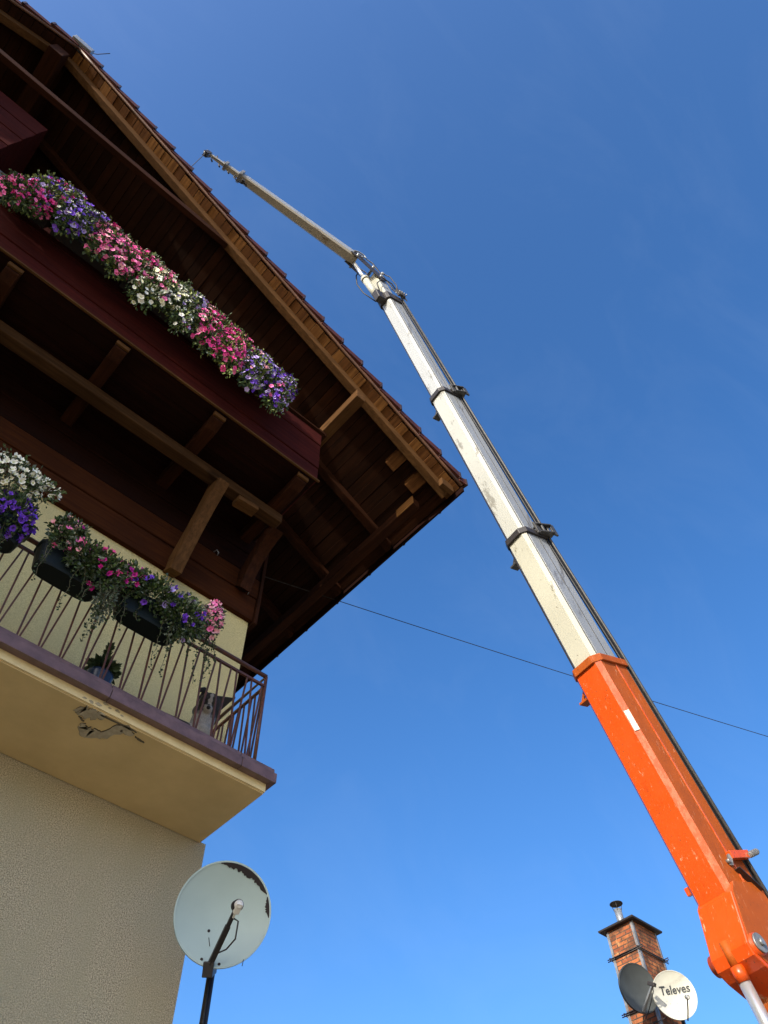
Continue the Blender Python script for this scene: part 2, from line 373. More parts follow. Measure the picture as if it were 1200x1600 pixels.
# purlins: ridge, side
MB().box((AX-.22, 3.50, zsof(AX)-.58), (AX+.0, 5.6, zsof(AX)-.22)).build('ridge_purlin', M['midY'], H, .012)
MB().box((3.0, 3.52, 11.45), (3.16, 5.6, 11.66)).build('purlin', M['lightY'], H, .012)
MB().box((3.05, 5.6, 10.35), (3.2, 15.3, 10.6)).build('wall_plate', M['midY'], H, .01)
MB().box((4.52, 4.02, zsof(4.52)-.37), (4.66, 15.3, zsof(4.52)-.19)).build('purlin', M['midY'], H, .012)
MB().box((4.505, 4.0, zsof(4.52)-.375), (4.52, 4.35, zsof(4.52)-.20)).build('purlin_sunlit_face', M['end_a'], H, .003)  # thin pale skin painting the sun on the purlin's side
# collar beam across the gable and the short struts
MB().beam((-6.0, 3.64, 13.33), (.62, 3.64, 13.33), .09, .15).build('collar_beam', M['midX'], H, .01)
# eave: fascia, rafter tails and gutter hooks
fa = MB(); fa.box((4.922, RY+.03, zsof(4.97)-.09), (4.95, 15.5, zsof(4.97)+.06)).build('eave_fascia', M['darkY'], H)
for k in range(14):
    y = 3.9 + k*.78
    MB().box((4.949, y, zsof(4.97)-.02), (5.0, y+.035, zsof(4.97)+.075)).build('gutter_hook', M['black'], H)
tb = MB()
tb.box((4.62, 3.50, zsof(4.75)-.20), (4.86, 3.578, zsof(4.75)-.03)).build('rafter_tail', M['lightX'], H, .01)
for xx in (4.0, 4.38):  # added blocks, honey tone standing in for soffit boards lit by sun
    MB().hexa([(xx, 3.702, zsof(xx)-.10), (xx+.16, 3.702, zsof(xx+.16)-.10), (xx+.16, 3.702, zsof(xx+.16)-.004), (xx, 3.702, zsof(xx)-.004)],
              [(xx, 4.02, zsof(xx)-.10), (xx+.16, 4.02, zsof(xx+.16)-.10), (xx+.16, 4.02, zsof(xx+.16)-.004), (xx, 4.02, zsof(xx)-.004)]).build('sunlit_soffit_block', M['end_b'], H, .008)
# upper balcony
BY = 4.30
UB = MB(); 
y = BY + .02
while y < WY - .1:
    UB.box((-8, y, 10.06), (2.98, y+.255, 10.10), jit=.002); y += .262
ub = UB.build('upper_balcony', M['darkX'], H)
fb = MB(); z = 10.07
for k in range(4):
    fb.box((-8, BY - .012*(k % 2), z), (3.0, BY+.03, z+.30), jit=.0015); z += .312
# right-hand end
z = 10.07
for k in range(4):
    fb.box((2.972, BY+.032, z), (3.0, WY-.1, z+.30)); z += .312
fb.build('parapet_boards', M['red'], ub, .006)
MB().box((-8, BY-.03, 10.035), (3.02, BY-.002, 10.068)).build('edge_lath', M['lightX'], ub, .004)
MB().box((-8, BY-.05, 11.325), (3.03, BY+.09, 11.36)).build('hand_rail', M['midX'], ub, .006)
MB().box((2.93, BY-.02, 11.362), (3.08, BY+.12, 11.449)).build('corner_post', M['midZ'], ub, .006)
for x in (-5.25, -3.9, -2.56, -1.21, .13, 1.49, 2.80):
    MB().hexa([(x-.08, 4.36, 9.93), (x+.08, 4.36, 9.93), (x+.08, 4.36, 10.056), (x-.08, 4.36, 10.056)],
              [(x-.08, 4.50, 9.865), (x+.08, 4.50, 9.865), (x+.08, 4.50, 10.056), (x-.08, 4.50, 10.056)])\
        .box((x-.08, 4.50, 9.865), (x+.08, WY-.09, 10.055)).build('joist', M['midY'], H, .01)
    MB().box((x-.085, 4.325, 9.96), (x+.085, 4.355, 10.03)).build('joist_cap', M['lightX'], H, .004)
MB().box((-8.5, 4.90, 9.69), (2.93, 5.06, 9.862)).build('carrier_beam', M['beamX'], H, .015)
def brace(x, w, yb, zb, yt, zt, curve, ma):
    n = 8; m = MB(); prev = None
    for i in range(n+1):
        t = i/n; y = yb + (yt-yb)*t; z = zb + (zt-zb)*t
        c = curve*math.sin(math.pi*t); y += c*.7; z += c*.7
        h = .11 + .06*abs(2*t-1)**2
        nrm = V((0, -(zt-zb), (yt-yb))).normalized()*h
        q = [V((x-w/2, y, z))-nrm, V((x+w/2, y, z))-nrm, V((x+w/2, y, z))+nrm, V((x-w/2, y, z))+nrm]
        if prev: m.hexa(prev, q, cap=(i in (1, n)))
        prev = q
    return m.build('brace', ma, H, .006)
for x in (-5.9, -1.9, 1.98): brace(x, .15, 5.60, 8.50, 4.96, 9.68, 0, M['lightZ'])
brace(2.90, .15, 5.60, 8.95, 5.02, 9.60, .07, M['midZ'])
MB().beam((2.25, 4.96, 9.60), (2.55, 4.96, 9.64), .15, .08).build('beam_packer', M['lightX'], H, .006)
for x, z in ((2.42, 9.30), (2.95, 8.95)):
    MB().tube([(x, WY-.09, z), (x+.02, WY-.13, z+.02), (x+.05, WY-.13, z-.01), (x+.06, WY-.09, z-.02)], .008, 6).build('iron_hook', M['leadgrey'], H)
# attic balcony box near the apex
ab = MB(); z = 12.3
for k in range(7):
    ab.box((-5.4, 4.28 - .01*(k % 2), z), (-2.40, 4.31, z+.245)); z += .255
z = 12.3
for k in range(7): ab.box((-2.43, 4.312, z), (-2.40, 5.6, z+.245)); z += .255
ab.build('attic_balcony', M['red'], H, .004)
MB().box((-5.4, 4.33, 12.25), (-2.44, 5.6, 12.30)).build('attic_balcony_floor', M['darkX'], H)
# lower balcony
SX = 3.06
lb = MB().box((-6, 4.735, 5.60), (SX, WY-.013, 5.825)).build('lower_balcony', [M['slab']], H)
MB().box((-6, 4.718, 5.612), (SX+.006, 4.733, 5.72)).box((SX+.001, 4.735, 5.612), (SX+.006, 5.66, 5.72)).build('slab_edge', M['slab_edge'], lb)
fl = MB()
def sweep_x(mb, prof, x0, x1, mi=0):
    mb.hexa([(x0, y, z) for y, z in prof], [(x1, y, z) for y, z in prof], mi)
fprof = [(4.635, 5.675), (4.716, 5.685), (4.716, 5.815), (4.735, 5.828), (4.735, 5.845), (4.675, 5.835), (4.668, 5.775), (4.635, 5.768)]
x = -6
while x < SX+.05:
    x2 = min(x+1.25, SX+.05); o = rnd.uniform(-.003, .003)
    sweep_x(fl, [(y+o, z+o) for y, z in fprof], x+.003, x2-.002); x = x2
fl.box((SX+.008, 4.634, 5.675), (SX+.052, 5.66, 5.768)).box((SX-.01, 4.674, 5.770), (SX+.015, 5.66, 5.836))
fl.build('edge_flashing', M['flash'], lb, .003)
# peeled plaster patches on the underside
def patch(pts, z, ma, name, d=.006):
    """pts: left side then right side of a ragged strip"""
    m = MB(); n = len(pts)
    for i in range(n-1):
        (ax, ay, bx, by), (cx, cy, dx, dy) = pts[i], pts[i+1]
        m.hexa([(ax, ay, z-d), (bx, by, z-d), (bx, by, z), (ax, ay, z)], [(cx, cy, z-d), (dx, dy, z-d), (dx, dy, z), (cx, cy, z)])
    return m.build(name, ma, lb)
def ragged(c, w, amp, sub=5):
    out = []
    for i in range(len(c)-1):
        for k in range(sub):
            t = k/sub; x = c[i][0]+(c[i+1][0]-c[i][0])*t; y = c[i][1]+(c[i+1][1]-c[i][1])*t
            ww = w[i]+(w[i+1]-w[i])*t
            dx, dy = c[i+1][0]-c[i][0], c[i+1][1]-c[i][1]; l = math.hypot(dx, dy); nx, ny = -dy/l, dx/l
            a = ww*rnd.uniform(.6, 1.3); b = ww*rnd.uniform(.6, 1.3)
            x += rnd.uniform(-amp, amp); y += rnd.uniform(-amp, amp)
            out.append((x-nx*a, y-ny*a, x+nx*b, y+ny*b))
    return out
PATCHES = 1
# railing of the lower balcony
rl = MB(); RYY = 4.75; RX = 2.935
rl.tube([(-6, RYY, 6.875), (RX, RYY, 6.875), (RX, WY-.03, 6.875)], .022, 8)
rl.box((-6, RYY-.012, 6.735), (RX-.013, RYY+.012, 6.76)).box((RX-.012, RYY-.012, 6.735), (RX+.012, WY-.03, 6.76))
rl.box((-6, RYY-.01, 5.85), (RX-.013, RYY+.01, 5.866)).box((RX-.01, RYY-.01, 5.85), (RX+.01, WY-.03, 5.866))
rl.cyl((RX, RYY, 5.82), (RX, RYY, 6.87), .017, 8)
rail = rl.build('railing', M['rail'], lb) if False else rl.build('railing', M['rail'], H)
def bar(p, q):
    return MB().beam(p, q, .014, .014, up=(0, 1, .01)).build('baluster', M['rail'], rail)
x = 2.84; cnt = 0
while x > -.45:
    j = rnd.uniform(-.006, .006)
    bar((x-.008, RYY, 5.86), (x-.062+j, RYY, 6.74)); bar((x+.010, RYY, 5.86), (x+.060+j, RYY, 6.74)); x -= .178
y = RYY + .09
while y < WY - .08:
    bar((RX, y-.008, 5.86), (RX, y-.06, 6.74)); bar((RX, y+.01, 5.86), (RX, y+.06, 6.74)); y += .178

# ---------------------------------------------------------------- planters and plants
def flower_mesh(name, m, r):
    mb = MB(); c = (0, 0, -.010)
    vs = [c]; n = 15
    for k in range(n):
        a = 2*math.pi*k/n; rr = r*(1 - .16*(k % 3 == 0)); vs.append((math.cos(a)*rr, math.sin(a)*rr, .006*(1 if k % 3 else -.2)))
    mb.add(vs, [(0, 1+k, 1+(k+1) % n) for k in range(n)], 0, True)
    mb.tube([(0, 0, -.035), (0, 0, -.009)], [.003, .007], 5, 0)
    o = mb.build(name, m); COL.objects.unlink(o); return o
BL = {k: [flower_mesh('blossom', PET[k], r) for r in (.028, .033, .038)] for k in PET}
def leafcard(mb, p, d, s, mi, r):
    d = d.normalized(); x = d.cross(V((r.uniform(-1, 1), r.uniform(-1, 1), r.uniform(-1, 1)))).normalized(); n = x.cross(d)
    L_, w = s, s*.36
    mb.add([p, p+d*L_*.5+x*w+n*s*.1, p+d*L_, p+d*L_*.5-x*w+n*s*.1, p+d*L_*.45-n*s*.06], [(0, 4, 1), (4, 2, 1), (0, 3, 4), (4, 3, 2)], mi)
def plant(label, base, clumps, nl, colours, nb, group, trail=0, leafmix=(0, 0, 1, 2), lsize=.045, seed=1, droop=.35, out=(0, -1, 0), rest=0, lmats=None, cat='petunia', dense=0):
    """clumps: list of (centre, radii, colour weights or None)"""
    r = random.Random(seed)
    root = thing('petunia_plant', base, label, cat, group)
    mb = MB(); st = MB(); spots = []
    wts = [c[1][0]*c[1][1]*c[1][2] for c in clumps]
    for k in range(nl):
        c, rad, cs = r.choices(clumps, wts)[0]
        u = V((r.gauss(0, 1), r.gauss(0, 1), r.gauss(0, 1))).normalized(); t = r.uniform(.35, 1.0)**.7*(1+.12*r.gauss(0, 1))
        p = V((c[0]+u.x*rad[0]*t, c[1]+u.y*rad[1]*t, c[2]+u.z*rad[2]*t))
        leafcard(mb, p, u + V((0, 0, r.uniform(-droop, .5))) + V((r.uniform(-.6, .6), r.uniform(-.6, .6), 0)), lsize*r.uniform(.6, 1.3), r.choice(leafmix), r)
    mb.build('foliage', lmats or [M['leaf'], M['leafy'], M['leafd'], M['silver']], root)
    for k in range(16 + trail*2):
        c, rad, cs = r.choices(clumps, wts)[0]
        u = V((r.uniform(-.8, .8), r.uniform(-.9, .2), r.uniform(-.8, .9)))
        e = V((c[0]+u.x*rad[0], c[1]+u.y*rad[1], c[2]+u.z*rad[2])); b = V(base) + V((r.uniform(-.1, .1), 0, .0))
        mid = (e+b)/2 + V((0, -.03, .04)); st.tube([b, mid, e], [.004, .003, .002], 4)
    for k in range(14 if dense else 8):
        c, rad, cs = r.choices(clumps, wts)[0]
        u = V((r.uniform(-1, 1), r.uniform(-1, .1), r.uniform(-.9, 1))).normalized(); a = V((c[0], c[1], c[2])); e = a + V((u.x*rad[0], u.y*rad[1], u.z*rad[2]))*r.uniform(1.25, 1.5)
        st.tube([a, a.lerp(e, .6) + V((0, 0, .02)), e], [.003, .002, .0015], 4)
        for q in range(7): leafcard(st, a.lerp(e, .55+.065*q), u + V((r.uniform(-1, 1), r.uniform(-1, 1), r.uniform(-1, 1))), lsize*.8, 1, r)
    st.build('stems', [M['stem'], M['leaf']], root)
    for k in range(trail):
        c, rad, cs = r.choices(clumps, wts)[0]
        p = V((c[0]+r.uniform(-.8, .8)*rad[0], c[1]+r.uniform(-.6, .3)*rad[1], c[2]-rad[2]*.4)); pts = [p.copy()]
        ln = r.uniform(.25, .62); n = 9; t2 = MB()
        for i in range(n):
            p = p + V((r.uniform(-.02, .02), r.uniform(-.012, .012), -ln/n)); pts.append(p.copy())
        t2.tube(pts, .0022, 4)
        for q in pts[1:]:
            for s_ in range(3):
                leafcard(t2, q + V((r.uniform(-.012, .012), 0, r.uniform(-.03, .03))), V((r.uniform(-1, 1), r.uniform(-1, .5), r.uniform(-.3, .4))), .026*r.uniform(.7, 1.3), 1, r)
        t2.build('trailing_shoot', [M['stem'], M['leafd']], root)
    ob = V(base); cnt = 0; tries = 0
    while cnt < nb and tries < nb*12:
        tries += 1
        c, rad, cs = r.choices(clumps, wts)[0]
        u = V((r.gauss(0, 1), r.gauss(0, 1) - .6, r.gauss(0, 1) + .1)).normalized()
        if u.y > .35: continue
        t = r.uniform(.93, 1.16)
        p = V((c[0]+u.x*rad[0]*t, c[1]+u.y*rad[1]*t, c[2]+u.z*rad[2]*t))
        if any((p-q).length < .024 for q in spots): continue
        if dense and math.sin(p.x*19+seed)*math.sin(p.z*17+seed*2) > .55: continue
        spots.append(p); cnt += 1
        kc = cs or colours; name = r.choices([a for a, b in kc], [b for a, b in kc])[0]
        d = (u + V((r.uniform(-.4, .4), r.uniform(-.5, .2) - .35, r.uniform(-.35, .45) - .12))).normalized()
        m = d.to_track_quat('Z', 'Y').to_matrix().to_4x4(); m.translation = p - ob
        m = m @ Matrix.Rotation(r.uniform(0, 6.28), 4, 'Z') @ Matrix.Diagonal((*(r.uniform(.66, 1.16)*(1 if dense else .84) for _ in range(2)), r.uniform(.6, 2.4), 1))
        inst(r.choice(BL[name]), 'blossom', root, m)
    if dense:
        mm = MB(); cn = []
        for k in range(dense):
            c, rad, cs = r.choices(clumps, wts)[0]
            u = V((r.gauss(0, 1), r.gauss(0, 1) - .6, r.gauss(0, 1) + .15)).normalized()
            if u.y > .4: continue
            t = r.uniform(.90, 1.12); p = V((c[0]+u.x*rad[0]*t, c[1]+u.y*rad[1]*t, c[2]+u.z*rad[2]*t))
            if math.sin(p.x*19+seed)*math.sin(p.z*17+seed*2) > .55: continue
            kc = cs or colours; nm = r.choices([a for a, b in kc], [b for a, b in kc])[0]
            if nm not in cn: cn.append(nm)
            d = (u + V((r.uniform(-.5, .4), r.uniform(-.5, .2) - .35, r.uniform(-.35, .45) - .05))).normalized()
            q = d.to_track_quat('Z', 'Y').to_matrix(); r0 = r.uniform(.024, .036); a0 = r.uniform(0, 6.28)
            vs = [p - d*.008] + [p + q @ V((math.cos(a0+2*math.pi*i/10)*r0*(1-.2*(i % 2)), math.sin(a0+2*math.pi*i/10)*r0*(1-.2*(i % 2)), r.uniform(-.003, .006))) for i in range(10)]
            mm.add(vs, [(0, 1+i, 1+(i+1) % 10) for i in range(10)], cn.index(nm))
        tag(mm.build('blossoms', [FLAT[c_] for c_ in cn], root), kind='stuff')
    return root
G1 = 'petunias along the upper balcony'
U = [  # x, top z, bottom z, y, colours, n, label
 (-1.95, 11.75, 10.75, 3.98, [('pink', 3), ('hot_pink', 2), ('purple', 1)], 60, 'bright pink petunia at the left end of the upper balcony row'),
 (-1.42, 11.98, 10.95, 4.00, [('lavender', 2), ('purple', 2), ('hot_pink', 1)], 50, 'yellow-green petunia with purple blossoms on top, second from the left on the upper balcony'),
 (-.98, 11.82, 10.85, 3.98, [('purple', 4), ('lavender', 3)], 75, 'violet and lavender petunia beside the yellow-green one on the upper balcony'),
 (-.52, 11.82, 10.80, 3.98, [('pink', 4), ('pale_pink', 2)], 70, 'pink petunia standing just right of the violet one on the upper balcony'),
 (-.05, 11.78, 10.75, 3.98, [('pink', 3), ('hot_pink', 2), ('pale_pink', 1)], 80, 'pink petunia next to the white one on its left, upper balcony'),
 (.36, 11.78, 10.55, 3.97, [('white', 6), ('cream', 3), ('pink', 2)], 84, 'white petunia hanging lowest in the middle of the upper balcony row'),
 (.68, 11.76, 10.62, 3.98, [('lavender', 3), ('cream', 3), ('white', 4)], 84, 'cream and pale lavender petunia right of the white one'),
 (1.10, 11.72, 10.60, 3.97, [('pink', 3), ('hot_pink', 4), ('pale_pink', 1)], 95, 'hot pink petunia, left one of the dense pink pair on the upper balcony'),
 (1.48, 11.62, 10.45, 3.97, [('hot_pink', 4), ('pink', 2), ('magenta', 1)], 90, 'hot pink petunia with deep magenta blossoms, touching the lavender end plant'),
 (1.86, 11.55, 10.55, 3.98, [('lavender', 5), ('purple', 3)], 98, 'lavender petunia, second from the right end of the upper balcony'),
 (2.16, 11.48, 10.42, 3.99, [('purple', 4), ('lavender', 3)], 88, 'purple petunia at the right end of the upper balcony row'),
]
for k, (x, zt, zb, y, cs, nb, lab) in enumerate(U):
    x = (-1.62, -1.48, -1.13, -.72, -.34, .02, .38, .80, 1.16, 1.60, 1.94)[k]; zt -= .06; zb -= .36
    if k == 0: zt -= .42; zb -= .20
    q = random.Random(90+k); h = zt - zb
    cl = [((x, y+.02, zb+h*.74), (.26, .17, h*.26), None), ((x+q.uniform(-.06, .12), y-.07, zb+h*.46), (.23, .15, h*.27), None),
          ((x+q.uniform(-.12, .12), y-.09, zb+h*q.uniform(.16, .30)), (q.uniform(.10, .17), .11, h*q.uniform(.15, .24)), None),
          ((x+q.uniform(.08, .20), y-.02, zb+h*q.uniform(.6, .8)), (.17, .15, h*.22), None)]
    cs = cs + [(('pink', 'lavender', 'white', 'magenta', 'pale_pink')[k % 5], .7)]
    if k == 0: cs = [('hot_pink', 3), ('pink', 3)]
    if k == 5: cl[2] = ((x-.05, y-.09, zb+h*.20), (.17, .12, h*.22), [('white', 1)])
    plant(lab, (x, 4.17, 11.2), cl, 2100, cs, 100, G1, 0,
          (0, 0, 1, 2, 2) if k not in (1, 8) else (0, 1, 1, 1, 2), .046, seed=20+k, dense=(30 if k == 1 else 130))
for k, x in enumerate((-1.75, -.85, .1, 1.0, 1.75)):
    t = thing('flower_box', (x, 4.17, 11.05), ['', '', '', '', ''][k] or 'long dark flower box on the upper balcony %s' % ('under the leftmost pink petunia', 'under the violet petunia', 'under the white petunia', 'under the hot pink petunias', 'under the purple petunias')[k], 'flower box', 'flower boxes on the upper balcony')
    w = .41
    MB().hexa([(x-w, 4.08, 11.05), (x+w, 4.08, 11.05), (x+w, 4.245, 11.05), (x-w, 4.245, 11.05)], [(x-w-.02, 4.05, 11.22), (x+w+.02, 4.05, 11.22), (x+w+.02, 4.246, 11.22), (x-w-.02, 4.246, 11.22)]).build('box', M['black'], t, .008)

M['potgreen'] = mat('dark_green_plastic', (.005, .009, .010), .5, 0, .2)
M['potblue'] = mat('dark_blue_glazed_pot', (.02, .035, .075), .25)
M['soil'] = mottled('potting_soil', (.04, .025, .015), (.02, .012, .008), 30, .95)
def hanging_box(x, w, label, z0=6.46):
    t = thing('flower_box', (x, 4.6, z0), label, 'flower box', 'flower boxes on the railing')
    n = 20; rings = []
    for zz, s in ((z0, .80), (z0+.02, .86), (z0+.20, .98), (z0+.22, 1.03), (z0+.245, 1.03)):
        ring = []
        for k in range(n):
            a = 2*math.pi*k/n; cx = math.copysign(abs(math.cos(a))**.45, math.cos(a)); cy = math.copysign(abs(math.sin(a))**.45, math.sin(a))
            ring.append(V((x + cx*w*s, 4.60 + cy*.115*s, zz)))
        rings.append(ring)
    m = MB()
    for a, b in zip(rings, rings[1:]): m.hexa(a, b, smooth=False, cap=False)
    m.add(rings[0], [list(reversed(range(n)))]); m.build('box', M['potgreen'], t)
    MB().add([p + V((0, 0, -.02)) for p in rings[-1]], [list(range(n))]).build('soil', M['soil'], t)
    for dx in (-w*.5, w*.5):
        MB().tube([(x+dx, 4.50, z0+.24), (x+dx, 4.60, z0+.255), (x+dx, 4.72, z0+.41), (x+dx, 4.76, z0+.44), (x+dx, 4.79, z0+.40)], .006, 5).build('hook', M['black'], t)
    return t
hanging_box(.10, .28, 'dark flower box under the white and violet petunias of the lower railing', 6.50)
hanging_box(.80, .32, 'dark green flower box full of greenery with magenta petunias on the lower railing', 6.47)
hanging_box(1.56, .33, 'dark green flower box with violet and light pink blossoms, nearest the railing corner', 6.47)
G2 = 'petunias along the lower railing'
plant('white petunia bushing out above the violet one at the left edge of the lower balcony', (.15, 4.58, 6.72),
      [((.02, 4.52, 7.13), (.27, .17, .22), None), ((.28, 4.5, 7.20), (.13, .12, .10), None)], 900, [('white', 1)], 90, G2, 2, (0, 0, 2, 3), .04, 51)
plant('deep violet petunia hanging below the white one at the left edge', (.20, 4.58, 6.70),
      [((.17, 4.50, 6.72), (.20, .13, .22), None)], 900, [('purple', 1)], 60, G2, 2, (0, 2, 2), .04, 52)
plant('dusty pink petunia rising from the left end of the green flower box', (.66, 4.58, 6.70),
      [((.64, 4.52, 6.93), (.17, .12, .13), None), ((.84, 4.46, 6.68), (.18, .13, .17), None), ((.60, 4.45, 6.74), (.10, .10, .10), None)], 1900, [('pink', 3), ('pale_pink', 1), ('magenta', 1)], 24, G2, 6, (0, 0, 2, 2, 3), .042, 53)
plant('magenta petunia with dense greenery at the right end of the green flower box', (1.08, 4.58, 6.70),
      [((1.02, 4.47, 6.68), (.22, .14, .20), [('magenta', 1), ('hot_pink', .6)]), ((1.27, 4.50, 6.80), (.17, .13, .15), [('magenta', 2), ('hot_pink', 1)])], 1900, [('magenta', 1)], 34, G2, 6, (0, 0, 0, 2, 3), .042, 54)
plant('silver-leaved trailing plant hanging between the two green flower boxes', (1.13, 4.56, 6.60),
      [((1.14, 4.50, 6.45), (.075, .06, .30), None)], 620, [('lavender', 1)], 0, 'trailing plants on the lower railing', 3, (3,), .030, 55, cat='plant')
plant('violet petunia in bushy grey-green leaves, right flower box of the lower railing', (1.65, 4.58, 6.70),
      [((1.52, 4.47, 6.74), (.24, .15, .17), None), ((1.80, 4.46, 6.66), (.23, .15, .22), None)], 3200, [('purple', 3), ('lavender', 1)], 30, G2, 7, (0, 0, 3, 2), .038, 56)
plant('light pink petunia at the right end of the lower flower boxes', (1.97, 4.58, 6.72),
      [((2.10, 4.50, 6.88), (.10, .10, .22), None)], 350, [('pink', 2), ('pale_pink', 3)], 46, G2, 7, (0, 3, 2), .036, 57)
# succulent in a blue pot on the balcony floor
t = thing('succulent', (1.47, 5.15, 5.95), 'dark rosette succulent in a blue pot on the lower balcony floor', 'plant')
MB().tube([(1.47, 5.0, 5.83), (1.47, 5.0, 5.96), (1.47, 5.0, 6.12), (1.47, 5.0, 6.14)], [.075, .10, .115, .12], 20).build('pot', M['potblue'], t)
mb = MB(); r = random.Random(3)
for k in range(220):
    a = r.uniform(0, 6.28); el = r.uniform(-.3, 1.3); d = V((math.cos(a)*math.cos(el), math.sin(a)*math.cos(el), math.sin(el)))
    leafcard(mb, V((1.47, 5.0, 6.19)) + d*r.uniform(.03, .10), d, .075*r.uniform(.7, 1.2), 0, r)
mb.tube([(1.47, 5.0, 6.14), (1.46, 5.0, 6.42)], .008, 5)
for k in range(90):
    a = r.uniform(0, 6.28); z = r.uniform(6.2, 6.5); leafcard(mb, V((1.465, 5.0, z)), V((math.cos(a), math.sin(a), .5)), .05, 0, r)
mb.build('foliage', M['leafd'], t)

# ---------------------------------------------------------------- crane
P0 = V((7.537, 3.073, 5.613)); UU = V((-.2944, .0400, .9549)).normalized()
NB = V((-.9461, .1287, -.2971)).normalized(); EE = V((-.1347, -.9909, 0)).normalized()
def Lc(n, e, s): return P0 + NB*n + EE*e + UU*s
C = thing('truck_crane', (9.5, 2.85, 0), 'telescopic crane with orange base boom, worn white extensions and a folding jib over the roof', 'crane')
def boom_prof(w, h, c, s, on=0, oe=0):
    w /= 2; h /= 2
    pts = [(h, -w+c*.8), (h, w-c), (h-c, w), (-h*.2, w), (-h, w), (-h, -w), (h-c, -w)]
    return [Lc(a+on, b+oe, s) for a, b in pts]
def section(name, w, h, c, s0, s1, mis, mats, w1=None, h1=None):
    a = boom_prof(w, h, c, s0); b = boom_prof(w1 or w, h1 or h, c, s1)
    m = MB().hexa(list(reversed(a)), list(reversed(b)), mis[-1])
    # reversed order -> remap materials
    n = len(a); order = list(reversed(range(n)))
    for i in range(n):
        j = order[i]; k = order[(i+1) % n]; e = min(j, k) if abs(j-k) == 1 else n-1
        m.m[i] = mis[e]
    return m.build(name, mats, C)
# edges: 0 bottom,1 right chamfer,2 side low,3 side high,4 top,5 left side,6 left chamfer
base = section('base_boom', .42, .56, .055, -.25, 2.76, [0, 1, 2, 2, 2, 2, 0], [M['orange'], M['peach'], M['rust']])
WH = [M['cream'], M['grey'], M['steel']]  # bottom pale, sides greyer: shade of the side faces put into the paint
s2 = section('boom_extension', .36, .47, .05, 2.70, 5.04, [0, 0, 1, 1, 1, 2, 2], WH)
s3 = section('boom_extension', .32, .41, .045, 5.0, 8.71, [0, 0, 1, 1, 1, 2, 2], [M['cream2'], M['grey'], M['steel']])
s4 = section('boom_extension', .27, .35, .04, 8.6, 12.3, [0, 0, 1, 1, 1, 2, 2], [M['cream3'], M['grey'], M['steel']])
# ridges on the side faces
def strip(mb, n0, e0, s0, n1, e1, s1, w=.016, h=.012):
    mb.beam(Lc(n0, e0, s0), Lc(n1, e1, s1), w, h, up=tuple(EE))
sb_ = MB(); strip(sb_, -.06, .214, -.1, -.06, .214, 2.7); sb_.build('weld_rib', M['peach'], C)
for (w, h, s0, s1) in ((.36, .47, 2.8, 4.98), (.32, .41, 5.1, 8.6), (.27, .35, 8.8, 12.2)):
    q = MB(); strip(q, h/2-.09, w/2+.003, s0, h/2-.09, w/2+.003, s1, .008, .010); q.build('weld_rib', M['grey'], C)
    q = MB(); strip(q, h/2-.055, w/2+.002, s0, h/2-.055, w/2+.002, s1, .009, .006); strip(q, -.06, w/2+.002, s0, -.06, w/2+.002, s1, .007, .006); q.build('dark_seam', M['darksteel'], C)
# collars
def collar(s, w, h, ma, th=.09, c=.07, name='collar', g=.035):
    a = boom_prof(w+g*2, h+g*2, c, s); b = boom_prof(w+g*2, h+g*2, c, s+th)
    return MB().hexa(list(reversed(a)), list(reversed(b))).build(name, ma, C, .008)
collar(2.70, .42, .56, M['rust'], .10, .1, g=.03)
collar(5.0, .36, .47, M['black'], .10, .09); collar(8.66, .32, .41, M['black'], .10, .08); 
for s, w, h in ((5.0, .36, .47), (8.66, .32, .41), (2.70, .42, .56)):
    # brackets: right one on the camera side with two holes' rims, left one on the far side
    m = MB(); b0 = Lc(-h*.30, w/2+.02, s+.12)
    f = M['rust'] if s < 3 else M['darksteel']
    for d in (0, .16): m.beam(Lc(-h*.18, w/2+.04, s+.04+d), Lc(-h*.72, w/2+.10, s+.04+d), .12, .022, up=tuple(UU))
    m.beam(Lc(-h*.18, w/2+.06, s+.02), Lc(-h*.18, w/2+.06, s+.24), .10, .03, up=tuple(EE)); m.beam(Lc(-h*.78, w/2+.12, s+.02), Lc(-h*.78, w/2+.12, s+.24), .10, .03, up=tuple(EE))
    for d in (-.06, .06): m.cyl(Lc(-h*.48+d, w/2+.09, s+.045), Lc(-h*.48+d, w/2+.09, s+.195), .022, 10)
    if s > 3: m.build('cable_bracket', f, C, .004)
    m = MB(); m.beam(Lc(h*.20, -w/2, s-.24), Lc(h*.20, -w/2-.15, s-.24), .03, .15, up=tuple(NB))
    m.beam(Lc(h*.20, -w/2, s-.06), Lc(h*.20, -w/2-.14, s-.22), .035, .03, up=tuple(NB))
    m.build('guide_lug', f, C, .004)
# hose rails along the upper side edge
for k, (dn, de, r_) in enumerate(((-.30, .20, .014), (-.335, .235, .02), (-.37, .20, .016), (-.40, .15, .022))):
    t1 = MB(); t1.tube([Lc(dn, de, -3.4), Lc(dn, de, 3.0), Lc(dn+.045, de-.02, 5.2), Lc(dn+.085, de-.03, 8.8), Lc(dn+.12, de-.045, 12.4)], r_, 6)
    t1.build('hose', M['darksteel'] if k == 1 else M['rubber'], C)
for s0, s1, w, h in ((2.8, 5.0, .36, .47), (5.05, 8.66, .32, .41), (8.76, 12.2, .27, .35)):
    MB().beam(Lc(h/2-.07, -w/2-.012, s0), Lc(h/2-.07, -w/2-.012, s1), .02, .025, up=tuple(EE)).build('slide_rail', M['black'], C)
